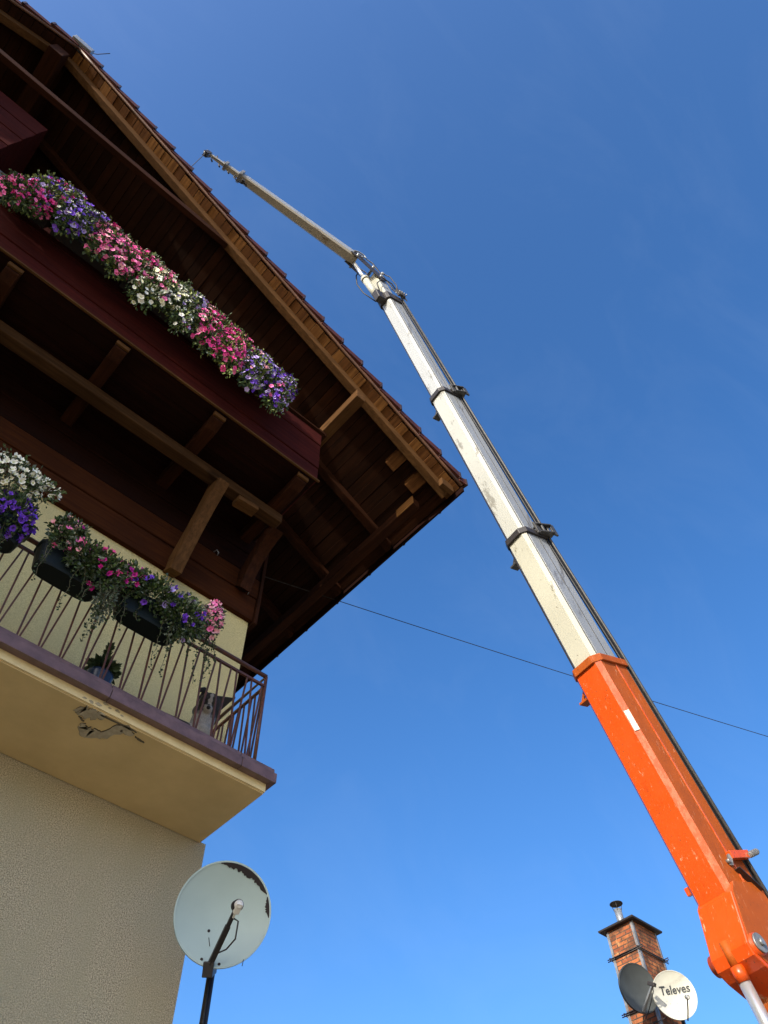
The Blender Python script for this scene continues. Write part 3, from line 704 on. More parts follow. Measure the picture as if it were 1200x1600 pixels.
# clamp on the orange section
m = MB(); m.beam(Lc(-.02, .24, .29), Lc(-.34, .27, .29), .06, .08, up=tuple(UU)); m.build('hose_clamp', M['orange'], C, .006)
m = MB(); m.cyl(Lc(-.30, .30, .27), Lc(-.50, .30, .31), .025, 10)
for k in range(6): m.cyl(Lc(-.33-.03*k, .30, .276+.006*k), Lc(-.345-.03*k, .30, .279+.006*k), .033, 10)
m.build('spring', M['steel'], C)
MB().beam(Lc(.01, .215, .20), Lc(-.03, .24, .30), .035, .04, up=tuple(UU)).cyl(Lc(.03, .2, .24), Lc(.03, .25, .24), .022, 10).build('latch', M['steel'], C)
MB().beam(Lc(-.02, .226, .16), Lc(-.24, .226, -.06), .012, .10, up=tuple(EE)).build('cable_plate', M['black'], C)
for s in (.05,): MB().beam(Lc(.10, -.20, s+.12), Lc(.13, -.31, s+.12), .06, .08, up=tuple(UU)).build('guide_lug', M['orange'], C, .006)
MB().beam(Lc(.258, .188, 2.00), Lc(.258, .188, 1.74), .006, .062, up=tuple((EE-NB).normalized())).build('sticker', M['label'], C)
# gusset box under the base boom with pivot and lift cylinder
def gus(w0, w1, pts, name, ma, mi=None):
    q0 = [Lc(n, -w0/2, s) for n, s in pts]; q1 = [Lc(n, w1/2, s) for n, s in pts]
    return MB().hexa(q0, q1).build(name, ma, C, .012)
gus(.40, .46, [(-.28, .02), (.20, .04), (.31, -.05), (.47, -.38), (.535, -.50), (.53, -.60), (.45, -.70), (.18, -.92), (-.28, -1.9)], 'gusset', M['orange'])
gus(-.458, .475, [(-.28, .02), (-.30, -1.9), (.16, -.89), (.42, -.67), (.50, -.58), (.505, -.49), (.45, -.39), (.29, -.05), (.19, .04)], 'gusset_side_plate', M['rust'])
MB().hexa(boom_prof(.42, .50, .02, -3.6, on=-.12), boom_prof(.42, .56, .02, -.2, on=-.02)).build('boom_heel', M['rust'], C, .01)
pv = V((.22, 0, -.50))
MB().cyl(Lc(.42, -.25, -.53), Lc(.42, .265, -.53), .095, 24).build('pivot_boss', M['orange'], C)
MB().cyl(Lc(.42, .266, -.53), Lc(.42, .285, -.53), .085, 24).build('pivot_washer', M['steel'], C)
MB().cyl(Lc(.42, .286, -.53), Lc(.42, .31, -.53), .030, 6).build('pivot_nut', M['leadgrey'], C)
cyA = Lc(.505, .0, -.42); cyB = Lc(.62, .0, -3.4)
def along(t, a=None, b=None): return cyA + (cyB - cyA)*t
MB().cyl(along(-.005), along(.07), .046, 16).build('cylinder_eye', M['rust'], C)
MB().cyl(along(.065), along(.108), .062, 20).build('cylinder_cap', M['orange'], C)
MB().cyl(along(.105), along(.62), .055, 24).build('cylinder_rod', M['chrome'], C)
MB().cyl(along(.60), along(1.0), .12, 24).build('cylinder_barrel', M['orange'], C)
# slewing column and a low carrier, off the frame
hb = Lc(-.1, 0, -3.4)
MB().beam((hb.x-.1, hb.y, 1.0), (hb.x+.05, hb.y, hb.z+.35), .5, .45, up=(0, 1, 0)).build('column', M['orange'], C, .02)
MB().box((hb.x-1.2, hb.y-4.0, .75), (hb.x+1.2, hb.y+3.0, 1.05)).build('carrier_deck', M['black'], C, .02)
for sx in (-1.05, 1.05):
    for yy in (-3.0, -1.9, 2.2):
        MB().cyl((hb.x+sx-.15, hb.y+yy, .5), (hb.x+sx+.15, hb.y+yy, .5), .5, 24).build('wheel', M['rubber'], C, .03)
# head of the last extension, knuckle, jib
m = MB(); m.hexa(list(reversed(boom_prof(.34, .42, .05, 12.18))), list(reversed(boom_prof(.34, .42, .05, 12.42)))); m.build('boom_head', M['black'], C, .01)
HS = 13.75
section('head_section', .20, .25, .03, 12.40, 13.45, [0, 0, 1, 1, 1, 2, 2], WH)
HP = Lc(.0, 0, HS); TIP = V((-.72, 4.20, 19.23))
JD = (TIP - HP).normalized(); JE = (EE - JD*EE.dot(JD)).normalized(); JN = JD.cross(JE).normalized()
if JN.z > 0: JN = -JN
def Lj(n, e, s): return HP + JN*n + JE*e + JD*s
def jprof(w, h, s, on=0): return [Lj(a*h/2+on, b*w/2, s) for a, b in ((1, -.7), (1, .7), (.6, 1), (-1, 1), (-1, -1), (.6, -1))]
def jsec(name, w0, h0, s0, w1, h1, s1, mats=(M['jibunder'], M['grey'])):
    a, b = jprof(w0, h0, s0), jprof(w1, h1, s1)
    m = MB().hexa(a, b, 1, mis=[0, 0, 1, 1, 0, 0]); return m.build(name, list(mats), C)
JL = (TIP - HP).length
jsec('jib', .25, .30, .45, .18, .21, JL-.85)
jsec('jib_extension', .12, .14, JL-.95, .12, .13, JL-.45); jsec('jib_extension', .08, .09, JL-.5, .07, .08, JL-.08)
for s, w in ((JL-.86, .22), (JL-.50, .15)):
    MB().hexa(jprof(w+.04, w+.06, s), jprof(w+.04, w+.06, s+.06)).build('jib_collar', M['steel'], C, .004)
for s in (JL-1.05, JL-.95, JL-.78, JL-.62, JL-.40, JL-.22):
    o = rnd.uniform(.02, .05)
    MB().cyl(Lj(-.13, 0, s), Lj(-.17-o, .02, s+.03), .016, 8).build('bolt', M['black'], C)
    MB().cyl(Lj(.12, -.03, s+.05), Lj(.16+o, -.04, s), .018, 8).build('bolt', M['black'], C)
m = MB()
m.tube([Lj(.11, -.03, JL-1.0), Lj(.22, -.05, JL-.95), Lj(.25, -.05, JL-.84), Lj(.2, -.04, JL-.74), Lj(.1, 0, JL-.74)], .012, 6)
m.tube([Lj(.05, .02, JL-.45), Lj(.16, .05, JL-.32), Lj(.20, .03, JL-.18), Lj(.14, 0, JL-.10)], .008, 6); m.build('jib_hose', M['rubber'], C)
m = MB(); m.box(tuple(Lj(.20, 0, JL-.95)-V((.035, .04, .05))), tuple(Lj(.20, 0, JL-.95)+V((.035, .04, .05)))); m.build('jib_valve', M['black'], C, .01)
# tip sheave block
m = MB()
for e in (-.05, .05):
    m.beam(Lj(-.05, e, JL-.06), Lj(.20, e, JL-.02), .10, .012, up=tuple(JE))
m.build('sheave_plates', M['black'], C, .003)
MB().cyl(Lj(.12, -.035, JL-.03), Lj(.12, .035, JL-.03), .06, 18).build('sheave', M['darksteel'], C)
MB().beam(Lj(-.03, 0, JL-.25), Lj(-.10, .02, JL+.03), .05, .03, up=tuple(JE)).build('tip_hook', M['leadgrey'], C, .005)
tp = Lj(.16, 0, JL-.02)
MB().tube([tp, V((tp.x, tp.y, 14.6))], .008, 5).build('hoist_rope', M['black'], C)
# knuckle linkage between boom head and jib
def plate(a, b, w, th, ma, name, off):
    MB().beam(a + EE*off, b + EE*off, w, th, up=tuple(EE)).build(name, ma, C, .006)
for off in (-.13, .13):
    plate(Lc(-.05, 0, 13.15), Lj(.02, 0, .60), .24, .02, M['black'], 'knuckle_plate', off)
    plate(Lc(.10, 0, 13.3), Lj(.14, 0, .42), .09, .018, M['black'], 'knuckle_plate', off*.9)
    plate(Lc(-.20, 0, 12.9), Lj(-.16, 0, .1), .05, .02, M['black'], 'link_arm', off)
    plate(Lj(-.16, 0, .1), Lj(-.10, 0, .6), .05, .02, M['steel'], 'link_arm', off)
for n, s in ((0, 13.3), (.10, 13.65), (-.12, 13.55)): MB().cyl(Lc(n, -.17, s), Lc(n, .17, s), .035, 12).build('pin', M['leadgrey'], C)
MB().cyl(Lj(.10, -.19, .48), Lj(.10, .19, .48), .03, 12).build('pin', M['leadgrey'], C)
MB().tube([Lj(.02, .16, .60), Lj(-.10, .17, .50), Lj(-.12, .17, .36), Lj(0, .17, .28), Lj(.12, .17, .40)], .016, 6).build('guard_hoop', M['leadgrey'], C)
MB().beam(Lc(.26, 0, 12.16), Lc(.25, 0, 12.50), .26, .16, up=tuple(EE)).build('cylinder_mount', M['black'], C, .02)
ja, jb = Lc(.24, -.06, 12.35), Lj(.16, -.04, .45)
MB().cyl(ja, ja.lerp(jb, .55), .075, 20).cyl(ja.lerp(jb, .52), ja.lerp(jb, .57), .09, 20).build('jib_cylinder_barrel', M['cream'], C)
MB().cyl(ja.lerp(jb, .5), jb, .042, 16).build('jib_cylinder_rod', M['chrome'], C)
m = MB()
m.tube([Lc(.22, -.16, 12.45), Lc(.34, -.26, 12.9), Lc(.38, -.28, 13.3), Lc(.34, -.22, 13.65), Lc(.26, -.1, 13.8)], .014, 6)
m.tube([Lc(.20, .02, 12.5), Lc(.26, .10, 12.8), Lc(.10, .20, 13.0), Lc(-.10, .22, 12.9), Lc(-.16, .20, 12.6)], .014, 6)
m.tube([Lc(-.12, .12, 13.6), Lc(-.24, .2, 13.4), Lc(-.26, .22, 13.0), Lc(-.20, .2, 12.6)], .012, 6)
m.build('knuckle_hose', M['rubber'], C)
m = MB()
for k in range(3): m.beam(Lc(-.10-.07*k, .24, 12.35), Lc(-.10-.07*k, .24, 12.60), .03, .07, up=tuple(EE))
m.build('valve_block', M['black'], C, .004)
m = MB(); m.beam(Lc(-.08, .21, 12.50), Lc(-.32, .21, 12.50), .05, .02, up=tuple(EE)).beam(Lc(.0, .20, 12.62), Lc(-.30, .2, 12.40), .03, .02, up=tuple(EE)).beam(Lc(-.30, .22, 12.30), Lc(-.30, .22, 12.66), .03, .02, up=tuple(EE))
for k in range(4): m.cyl(Lc(-.10-.06*k, .28, 12.42), Lc(-.10-.06*k, .31, 12.42), .016, 8)
m.build('valve_bracket', M['leadgrey'], C)

# ---------------------------------------------------------------- overhead cable
pa, pb = V((5.02, 6.45, 10.8)), V((60, 16.0, 12.0))
pa, pb = V((3.16, 6.88, 10.84)), V((27.0, -1.64, 10.86))
pts = []
for i in range(41):
    t = i/40; p = pa.lerp(pb, t); p.z -= .28*4*t*(1-t) - 0.12; pts.append(p)
tag(MB().tube(pts, .0065, 6).build('overhead_cable', M['rubber']), 'thin black cable running from the chalet eave behind the crane boom', 'cable')
pole = thing('utility_pole', (27.0, -1.64, 0), 'wooden utility pole carrying the far end of the black cable', 'pole')
MB().tube([(27.0, -1.64, -.2), (27.0, -1.64, 11.3)], [.16, .11], 14).build('post', M['midZ'], pole)
MB().cyl((27, -1.64, 10.8), (27, -1.64, 11.05), .14, 12).build('cable_clamp', M['leadgrey'], pole)
# plaster damage on the underside of the slab
zb = 5.599
cr = ragged([(1.475, 4.93), (1.50, 5.00), (1.58, 5.01), (1.66, 4.945), (1.73, 4.775), (1.80, 4.80), (1.845, 4.81)], [.014, .052, .056, .050, .044, .030, .008], .007)
patch([(a-.003, b-.007, c-.002, d+.003) for a, b, c, d in cr], zb+.002, M['crack'], 'plaster_crack', .0065)
patch(cr, zb, M['plaster_grey'], 'bare_plaster')
cr = ragged([(1.35, 4.80), (1.40, 4.815), (1.46, 4.80), (1.52, 4.775), (1.58, 4.77)], [.045, .062, .056, .036, .012], .009)
patch([(a-.003, b, c, d+.006) for a, b, c, d in cr], zb+.002, M['crack'], 'plaster_crack', .0065)
patch(cr, zb, M['plaster_grey'], 'bare_plaster')
patch(ragged([(1.85, 4.805), (1.89, 4.815), (1.96, 4.825)], [.004, .010, .004], .003), zb, M['crack'], 'plaster_crack')
patch(ragged([(1.40, 4.88), (1.44, 4.90), (1.47, 4.91)], [.004, .010, .003], .003), zb, M['crack'], 'plaster_crack')
patch(ragged([(1.52, 4.758), (1.75, 4.752), (1.86, 4.756)], [.010, .010, .004], .004), zb, M['crack'], 'plaster_crack')
# chips out of the cream edge
for k in range(7):
    m = MB(); x = 1.34 + k*.055 + rnd.uniform(-.01, .01); z = 5.625 + rnd.uniform(0, .05); s_ = rnd.uniform(.010, .024)
    a_ = [(x + s_*math.cos(q*.9)*rnd.uniform(.7, 1.5), z + .6*s_*math.sin(q*.9)*rnd.uniform(.6, 1.3)) for q in range(7)]
    m.hexa([(p, 4.7145, q) for p, q in a_], [(p, 4.7195, q) for p, q in a_]); m.build('chipped_plaster', M['plaster_grey'], lb)

# ---------------------------------------------------------------- satellite dishes
def frame(n, up=(0, 0, 1)):
    n = V(n).normalized(); x = V(up).cross(n).normalized(); y = n.cross(x); return x, y, n   # x to the viewer's right
SY = .98
def dish(name, label, c, n, rad, ma, depth=.10, group=None, org=None, thick=.012, rim=None, back=None):
    x, y, n = frame(n); c = V(c)
    t = thing(name, org or c, label, 'satellite dish', group)
    P = lambda a, b, d=0: c + x*a + y*b + n*d
    m = MB(); rings = 10; seg = 56; vs = [P(0, 0, -depth)]; fs = []
    for i in range(1, rings+1):
        q = i/rings
        for k in range(seg):
            a = 2*math.pi*k/seg; vs.append(P(rad*q*math.cos(a)*.97, rad*q*math.sin(a)*SY, -depth*(1-q*q)))
    for k in range(seg): fs.append([0, 1+k, 1+(k+1) % seg])
    for i in range(rings-1):
        for k in range(seg):
            l = (k+1) % seg; b0 = 1+i*seg; b1 = b0+seg; fs.append([b0+k, b1+k, b1+l, b0+l])
    m.add(vs, fs, 0, True)
    m.add([p - n*thick for p in vs], [list(reversed(f)) for f in fs], 0, True)
    m.build('reflector', ma, t)
    lip = MB(); R_ = [P(rad*math.cos(2*math.pi*k/seg)*.97, rad*math.sin(2*math.pi*k/seg)*SY, 0) for k in range(seg)]
    q = lambda s_, d: [c + (p-c)*s_ + n*d for p in R_]
    L4 = [q(.985, .002), q(1.02, .004), q(1.02, -.040), q(1.0, -.040)]
    for a, b in zip(L4, L4[1:]+L4[:1]): lip.hexa(b, a, smooth=True, cap=False)
    lip.build('rim', rim or ma, t)
    return t, P
t, P = dish('satellite_dish', 'large pale grey satellite dish on a mast, black flaking along its rim', (2.99, 4.97, 4.665), (-.44, -.85, -.30), .365, M['dishgrey'], .085, None, (3.16, 5.29, 0), rim=M['dishgrey'])
RD = .365
def dq(a, b, r_): return 1 - ((a/.97)**2 + (b/SY)**2)/r_**2
def dsurf(a, b, d=.003): return P(a, b, -.085*dq(a, b, RD) + d)
def dpatch(a0, a1, wf, name='flaked_paint'):
    n_ = 34; m = MB(); prev = None
    for i in range(n_+1):
        t_ = i/n_; a = R(a0+(a1-a0)*t_); w = wf(t_)*(1+rnd.uniform(-.28, .28)); row = []
        for k in range(4):
            rr = .365*(1-w*k/3)*(.985); row.append(dsurf(rr*math.cos(a)*.97, rr*math.sin(a)*SY, .0035))
        if prev:
            for k in range(3): m.add([prev[k], row[k], row[k+1], prev[k+1]], [(0, 3, 2, 1)])
        prev = row
    return m.build(name, M['flake'], t)
dpatch(27, 103, lambda q: .02 + .105*math.sin(math.pi*min(1, q*1.02))**.6); dpatch(0, 24, lambda q: .015+.07*math.sin(math.pi*q))
for a, b in ((-.078, -.12), (-.096, -.315), (.035, -.335)):
    m = MB(); m.cyl(dsurf(a, b, -.002), dsurf(a, b, .004), .011, 10); m.build('bolt_hole', M['flake'], t)
m = MB(); m.tube([dsurf(-.07, -.165), dsurf(-.062, -.19), dsurf(-.052, -.222)], .0025, 5); m.tube([dsurf(.205, -.29), dsurf(.20, -.335)], .0028, 5); m.build('scratch', M['flake'], t)
mt = V((3.19, 5.34, 0))
MB().tube([(3.19, 5.34, -.2), (3.19, 5.34, 4.55)], .030, 16).build('mast', M['black'], t)
MB().tube([(3.222, 5.33, .5), (3.165, 5.305, 4.0), (3.158, 5.305, 4.5)], .007, 6).build('mast_cable', M['rubber'], t)
lp = P(.075, -.005, .33)
a0 = P(-.035, -.36, -.02)
MB().beam(V((3.19, 5.34, 4.48)), P(-.04, -.38, .02), .075, .10, up=(0, 0, 1)).build('mount_bracket', M['black'], t, .006)
m = MB(); m.beam(a0, lp + (a0-lp)*.33, .040, .030, up=(0, 0, 1)); m.beam(lp + (a0-lp)*.36, lp + (a0-lp)*.05, .030, .024, up=(0, 0, 1)); m.build('feed_arm', M['black'], t, .004)
lx = (lp - P(0, 0, -.02)).normalized()
m = MB(); m.tube([lp + lx*.02, lp - lx*.035, lp - lx*.05], [.040, .040, .034], 20); m.build('clamp_ring', M['black'], t)
m = MB(); m.tube([lp - lx*.07, lp + lx*.035, lp + lx*.052], [.030, .032, .022], 20)
dn = (a0-lp).normalized(); m.beam(lp + lx*.045 - dn*.01, lp + lx*.045 + dn*.07, .045, .03, up=tuple(lx)); m.tube([lp + lx*.04 + dn*.06, lp + lx*.04 + dn*.11], .009, 8)
m.build('lnb', M['lnb'], t, .004)
MB().tube([lp + lx*.04 + dn*.11, P(.10, -.10, .30), P(.105, -.20, .22), P(.06, -.255, .12), P(.0, -.28, .06), P(-.03, -.34, .03), P(-.06, -.40, -.02)], .006, 6).build('feed_cable', M['black'], t)

# ---------------------------------------------------------------- chimney with its two dishes and the neighbour's roof below
cx, cy = 13.87, 7.68
ct = thing('brick_chimney', (14.25, 8.0, 6.9), 'old orange brick chimney with steel corner straps, dark cap slab and metal flue', 'chimney')
MB().box((cx, cy, 6.0), (cx+.80, cy+.62, 9.36)).build('stack', M['brick'], ct)
m = MB()
for (ax, ay) in ((cx, cy), (cx, cy+.62), (cx+.80, cy), (cx+.8, cy+.62)):
    sx = .045 if ax == cx else -.045; sy = .045 if ay == cy else -.045
    m.box((min(ax, ax+sx)-(.008 if sx > 0 else 0), ay-(.008 if sy > 0 else -.0), 6), (max(ax, ax+sx)+(.008 if sx < 0 else 0), ay+(.0 if sy > 0 else .008), 9.35))
    m.box((ax-(.008 if sx > 0 else 0), min(ay, ay+sy)+.001, 6.001), (ax+(.0 if sx > 0 else .008), max(ay, ay+sy), 9.349))
m.build('corner_angle', M['steel'], ct)
for z in (8.83, 7.86, 7.0):
    m = MB(); e = .016
    for dz in (0, .035):
        m.tube([(cx-e, cy-.10, z+dz), (cx-e, cy+.74, z+dz)], .010, 6); m.tube([(cx+.8+e, cy-.10, z+dz), (cx+.8+e, cy+.74, z+dz)], .010, 6)
        m.tube([(cx-.10, cy-e, z+dz-.02), (cx+.92, cy-e, z+dz-.02)], .010, 6); m.tube([(cx-.1, cy+.62+e, z+dz-.02), (cx+.92, cy+.62+e, z+dz-.02)], .010, 6)
    m.build('tie_rod', M['black'], ct)
MB().hexa([(cx-.10, cy-.10, 9.362), (cx+.90, cy-.10, 9.362), (cx+.90, cy+.74, 9.362), (cx-.10, cy+.74, 9.362)],
          [(cx-.11, cy-.11, 9.40), (cx+.91, cy-.11, 9.40), (cx+.91, cy+.75, 9.40), (cx-.11, cy+.75, 9.40)]).build('cap_slab', M['black'], ct, .008)
MB().beam((cx-.05, cy+.33, 9.42), (cx+.85, cy+.33, 9.42), .4, .04).build('cap_ridge', M['black'], ct, .02)
fx, fy = cx+.30, cy+.40
MB().cyl((fx, fy, 9.4), (fx, fy, 9.84), .075, 20).build('flue_pipe', M['leadgrey'], ct)
for k in range(4):
    a = k*1.57+.5; MB().tube([(fx+.07*math.cos(a), fy+.07*math.sin(a), 9.80), (fx+.11*math.cos(a), fy+.11*math.sin(a), 9.96)], .007, 5).build('cowl_strut', M['black'], ct)
MB().tube([(fx, fy, 9.95), (fx, fy, 9.96), (fx, fy, 9.99)], [.135, .135, .03], 24).build('cowl', M['black'], ct)
G3 = 'satellite dishes on the chimney'
t1, P1 = dish('satellite_dish', 'dark grey satellite dish turned to the right, fixed in front of the brick chimney', (13.30, 7.60, 7.94), (-.36, -.91, -.16), .395, M['dishdark'], .09, G3, thick=.01)
m = MB(); e1 = P1(.055, -.03, .33); m.beam(P1(.0, -.37, 0), e1, .05, .035); m.build('feed_arm', M['leadgrey'], t1, .003)
MB().beam(e1 - V((.0, .05, .02)), e1 + V((0, .07, .05)), .07, .06).build('lnb', M['black'], t1, .006)
MB().tube([e1, P1(.07, -.12, .30), P1(.06, -.25, .2), P1(.05, -.38, .08), P1(.1, -.44, -.1)], .008, 6).build('feed_cable', M['rubber'], t1)
MB().beam(P1(.0, -.2, -.1), (cx+.02, cy-.03, 8.0), .06, .06).build('mount_bracket', M['steel'], t1)
m = MB(); m.box(tuple(P1(-.055, -.02, -.086)-V((.012, .002, .12))), tuple(P1(-.055, -.02, -.086)+V((.012, .004, .10)))).build('arm_shadow_plate', M['steel'], t1) if False else None
t2, P2 = dish('satellite_dish', 'ivory satellite dish with dark lettering, on the right in front of the chimney', (13.72, 7.18, 7.80), (-.70, -.69, -.16), .385, M['dishwhite'], .08, G3, thick=.01)
cu = bpy.data.curves.new('lettering', 'FONT'); cu.body = 'Televes'; cu.size = .170; cu.extrude = .0025; cu.offset = .003; cu.align_x = 'CENTER'; cu.align_y = 'CENTER'; cu.space_character = 1.02
to = bpy.data.objects.new('tmp_text', cu); COL.objects.link(to); bpy.context.view_layer.update()
me = bpy.data.meshes.new_from_object(to.evaluated_get(bpy.context.evaluated_depsgraph_get())); bpy.data.objects.remove(to)
RD = .385
vs = []
for v in me.vertices:
    a, b = v.co.x + .035, v.co.y*1.1 + .085 + v.co.x*.06
    p = P2(a, b, -.08*dq(a, b, RD) + .0045 + v.co.z) - ORG[t2.name]; vs.append(p)
for v, p in zip(me.vertices, vs): v.co = p
me.materials.clear(); me.materials.append(M['ink']); to = bpy.data.objects.new('lettering', me); COL.objects.link(to); to.parent = t2
e2 = P2(.115, -.12, .30)
MB().tube([P2(.10, -.40, .02), P2(.11, -.28, .15), e2], .012, 8).build('feed_arm', M['black'], t2)
m = MB()
ax_ = (P2(0, 0, 0)-e2).normalized(); m.tube([e2 - ax_*.03, e2 + ax_*.03], .035, 16); m.build('lnb', M['leadgrey'], t2)
MB().tube([e2 - ax_*.034, e2 - ax_*.030], .022, 16).build('lnb_cap', M['lnb'], t2)
for a, b in ((-.15, -.08), (-.1, -.12), (.02, -.12), (-.05, -.3), (.0, -.25)):
    MB().cyl(P2(a, b, -.08*dq(a, b, RD)-.001), P2(a, b, -.08*dq(a, b, RD)+.004), .006, 8).build('bolt', M['steel'], t2)
MB().beam(P2(.0, -.2, -.12), (cx+.4, cy-.03, 7.75), .06, .06).beam((13.95, 7.3, 7.1), (13.95, 7.3, 7.9), .05, .05, up=(0, 1, 0)).beam((13.95, 7.3, 7.3), (13.95, 7.75, 7.3), .05, .05).build('mount_bracket', M['black'], t2)
MB().tube([P1(.2, -.52, -.05), V((13.75, 7.35, 7.55)), V((13.80, 7.5, 7.2)), V((13.83, 7.6, 6.8))], .010, 6).build('down_lead', M['rubber'], t1)
nh = thing('neighbour_house', (15, 11, 0), 'low rendered house with maroon roof that carries the brick chimney', 'house')
MB().box((10.5, 7.0, -.3), (20, 15, 5.2)).build('wall', M['wall_low'], nh)
m = MB(); m.hexa([(10, 6.5, 5.1), (20.5, 6.5, 5.1), (20.5, 11, 7.1), (10, 11, 7.1)], [(10, 6.5, 5.25), (20.5, 6.5, 5.25), (20.5, 11, 7.25), (10, 11, 7.25)])
m.hexa([(10, 11.001, 7.1), (20.5, 11.001, 7.1), (20.5, 15.5, 5.1), (10, 15.5, 5.1)], [(10, 11.001, 7.25), (20.5, 11.001, 7.25), (20.5, 15.5, 5.25), (10, 15.5, 5.25)]); m.build('roof', M['tile'], nh)

# ---------------------------------------------------------------- added block at the left, unseen, shaped to keep the lower facade in shade
nb = thing('facade_shade_block', (-17, 1, 0), 'added, unseen house-shaped block that shades the lower facade', 'shade block')
MB().hexa([(-22, -1.5, -.3), (-12.5, -1.5, -.3), (-12.5, -1.5, 16.6), (-22, -1.5, 16.6)], [(-22, 7, -.3), (-12.5, 7, -.3), (-12.5, 7, 13), (-22, 7, 13)]).build('wall', M['wall_low'], nb)
MB().hexa([(-22.4, -1.6, 16.66), (-12.2, -1.6, 16.66), (-12.2, -1.6, 16.8), (-22.4, -1.6, 16.8)], [(-22.4, 7.3, 12.89), (-12.2, 7.3, 12.89), (-12.2, 7.3, 13.03), (-22.4, 7.3, 13.03)]).build('roof', M['tile'], nb)
M['glass'] = mat('window_glass', (.03, .04, .05), .08)
for k in range(3):
    for z in (2, 5, 8):
        y = -.8 + k*2.6; w_ = MB().box((-12.499, y, z), (-12.47, y+1.3, z+1.5)).build('window', M['lnb'], nb); MB().box((-12.469, y+.1, z+.1), (-12.465, y+1.2, z+1.4)).build('pane', M['glass'], w_)

# ---------------------------------------------------------------- dog
def blobs(parts, name, ma, parent, voxel=.008, smooth=4):
    """union of tapered capsules, remeshed into one continuous skin"""
    m = MB()
    for (p, q, r0, r1, *sq) in parts:
        p, q = V(p), V(q); n_ = 7
        d = (q-p); L_ = max(d.length, 1e-4); dn_ = d/L_ if L_ > 1e-3 else V((0, 0, 1))
        pts, rr = [], []
        for i in range(n_):
            a = math.pi/2*i/(n_-1); pts.append(p - dn_*r0*math.cos(a)); rr.append(max(r0*math.sin(a), .0005))
        for i in range(n_):
            a = math.pi/2*(1-i/(n_-1)); pts.append(q + dn_*r1*math.cos(a)); rr.append(max(r1*math.sin(a), .0005))
        m.tube(pts, rr, 14)
    o = m.build(name, ma, parent)
    rm = o.modifiers.new('r', 'REMESH'); rm.mode = 'VOXEL'; rm.voxel_size = voxel
    sm_ = o.modifiers.new('s', 'SMOOTH'); sm_.iterations = smooth; sm_.factor = .5
    bpy.context.view_layer.update()
    me = bpy.data.meshes.new_from_object(o.evaluated_get(bpy.context.evaluated_depsgraph_get()))
    o.modifiers.clear(); o.data = me
    for p in me.polygons: p.use_smooth = True
    return o
DG = V((2.50, 5.03, 5.93))
dog = thing('dog', DG, 'black and white dog lying behind the lower balcony railing, one ear folded', 'dog')
fz = 5.84
Hd = V((2.535, 5.03, 6.475))                      # head centre
look = (V((1.4, 2.4, 5.0)) - Hd).normalized(); hr = look.cross(V((.10, .0, 1))).normalized(); hu = hr.cross(look).normalized()
K = 1.36
hp = lambda r_, u_, f_: Hd + (-hr*r_ + hu*u_ + look*f_)*K
bd = [((1.96, 5.30, fz+.19), (2.20, 5.22, fz+.25), .18, .18), ((2.20, 5.22, fz+.25), (2.44, 5.14, fz+.24), .18, .15),
      ((2.44, 5.13, fz+.20), (2.51, 5.06, fz+.36), .135, .10), ((2.47, 5.10, fz+.14), (2.51, 5.01, fz+.26), .12, .10),
      ((2.51, 5.07, fz+.32), tuple(hp(0, -.015, -.04)), .11, .105),
      (tuple(hp(0, .01, -.03)), tuple(hp(0, .005, .015)), .108, .10), (tuple(hp(0, -.025, .02)), tuple(hp(0, -.055, .095)), .066, .042),
      (tuple(hp(0, -.055, .02)), tuple(hp(0, -.078, .075)), .05, .030),
      (tuple(hp(-.04, -.035, -.005)), tuple(hp(-.055, -.06, -.02)), .06, .055), (tuple(hp(.04, -.035, -.005)), tuple(hp(.055, -.06, -.02)), .06, .055)]
for sx in (-.085, .095):
    bd += [((2.48+sx, 5.08, fz+.16), (2.47+sx, 5.0, fz+.07), .055, .04), ((2.47+sx, 5.0, fz+.05), (2.44+sx, 4.86, fz+.035), .038, .032), ((2.44+sx, 4.86, fz+.035), (2.435+sx, 4.82, fz+.03), .034, .030)]
bd += [((1.93, 5.24, fz+.13), (2.10, 5.10, fz+.09), .11, .08), ((2.10, 5.10, fz+.07), (2.22, 5.0, fz+.04), .05, .034), ((1.84, 5.38, fz+.10), (1.6, 5.45, fz+.05), .05, .03)]
def ear(b0, b1, tip, fwd):
    out = []
    for q in range(6):
        t_ = q/5; a_ = tuple(b0[i_]+(b1[i_]-b0[i_])*t_ for i_ in range(3))
        out.append((tuple(hp(*a_)), tuple(hp(tip[0], tip[1]+(t_-.5)*.012, tip[2])), .017, .010))
    return out
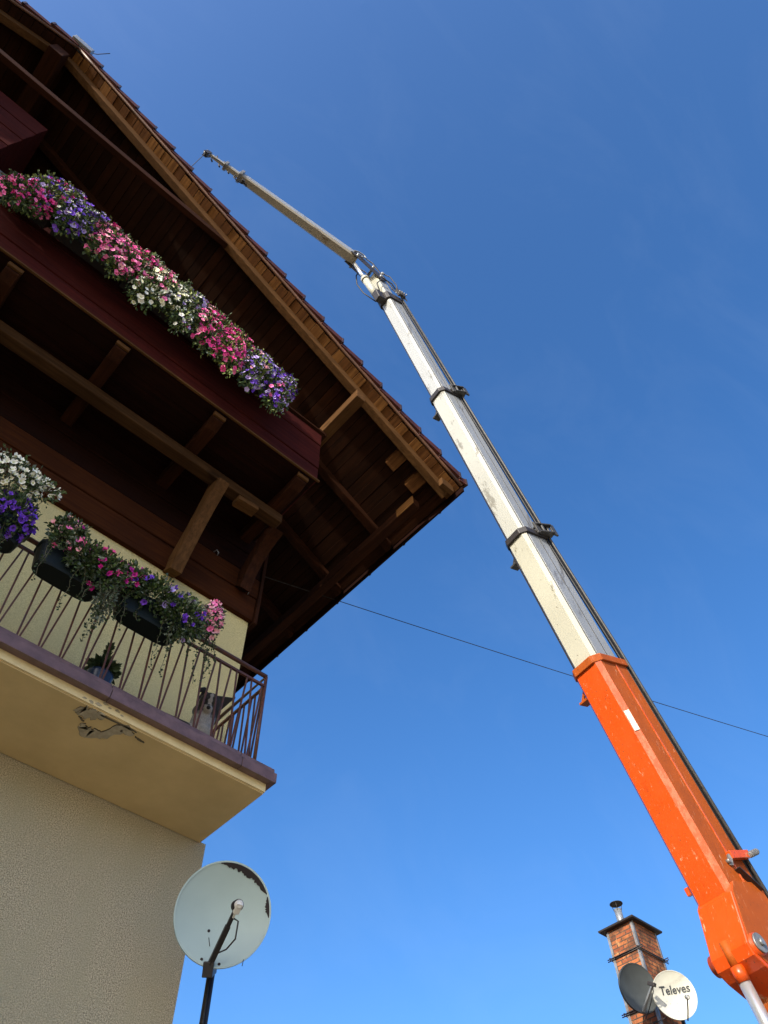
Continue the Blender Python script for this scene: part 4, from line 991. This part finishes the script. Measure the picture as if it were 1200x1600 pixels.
bd += ear((-.030, .065, -.02), (-.072, .030, -.025), (-.066, .098, -.01), 0) + [(tuple(hp(-.066, .098, -.01)), tuple(hp(-.096, .080, .022)), .017, .010), (tuple(hp(-.062, .086, -.01)), tuple(hp(-.090, .062, .015)), .015, .010)]
bd += ear((.036, .070, -.02), (.080, .000, -.025), (.150, .100, -.01), 0)
body = blobs(bd, 'body', M['fur'], dog)
# coat pattern, stored on the mesh
me = body.data; ca = me.color_attributes.new('coat', 'FLOAT_COLOR', 'POINT'); r = random.Random(5)
for i, v in enumerate(me.vertices):
    w_ = v.co + DG; d = w_ - Hd; a, b, c_ = -d.dot(hr), d.dot(hu), d.dot(look); nz = .006*math.sin(w_.x*140+w_.z*90)+.005*math.sin(w_.y*170-w_.z*60)
    white = False; grey = False; a, b, c_ = a/K, b/K, c_/K
    if d.length < .24*K and b > -.10 and w_.z > fz+.30:
        if abs(a+.002+nz*.5) < .006 + max(0, c_-.05)*.22 and c_ > .01 and b > -.02: white = True
        if b < -.028 + nz and c_ > .05 and abs(a) < .030: white = True
        if b < -.075+nz: grey = True
        if a < -.05 + nz and b < .02 and c_ < .03: grey = True
    elif w_.x > 2.38 + nz*2 and w_.y < 5.14: white = True
    elif w_.z < fz+.05 and w_.y < 5.1: white = True
    colr = (.40, .365, .32) if white else ((.17, .155, .14) if grey else (.022, .019, .018))
    ca.data[i].color = (*colr, 1)
at_ = N(M['fur'], 'ShaderNodeVertexColor'); at_.layer_name = 'coat'
fv = coords(M['fur'], (60, 60, 18)); ff = noise(M['fur'], fv, 2, 4, .7)
setc(M['fur'], mix(M['fur'], ramp(M['fur'], ff, [(.3, (0, 0, 0)), (.7, (.5, .5, .5))]), at_.outputs[0], (.045, .04, .035), 'MIX')); bump(M['fur'], ff, .6, .01)
MB().tube([hp(0, -.048, .118), hp(0, -.050, .130), hp(0, -.052, .134)], [.020, .017, .005], 12).build('nose', M['rubber'], dog)
M['eye'] = mat('dark_wet_eye', (.03, .018, .01), .08)
for s_ in (-.033, .033): MB().tube([hp(s_, .010, .070), hp(s_, .010, .086), hp(s_*.99, .010, .090)], [.013, .012, .003], 12).build('eye', M['eye'], dog)
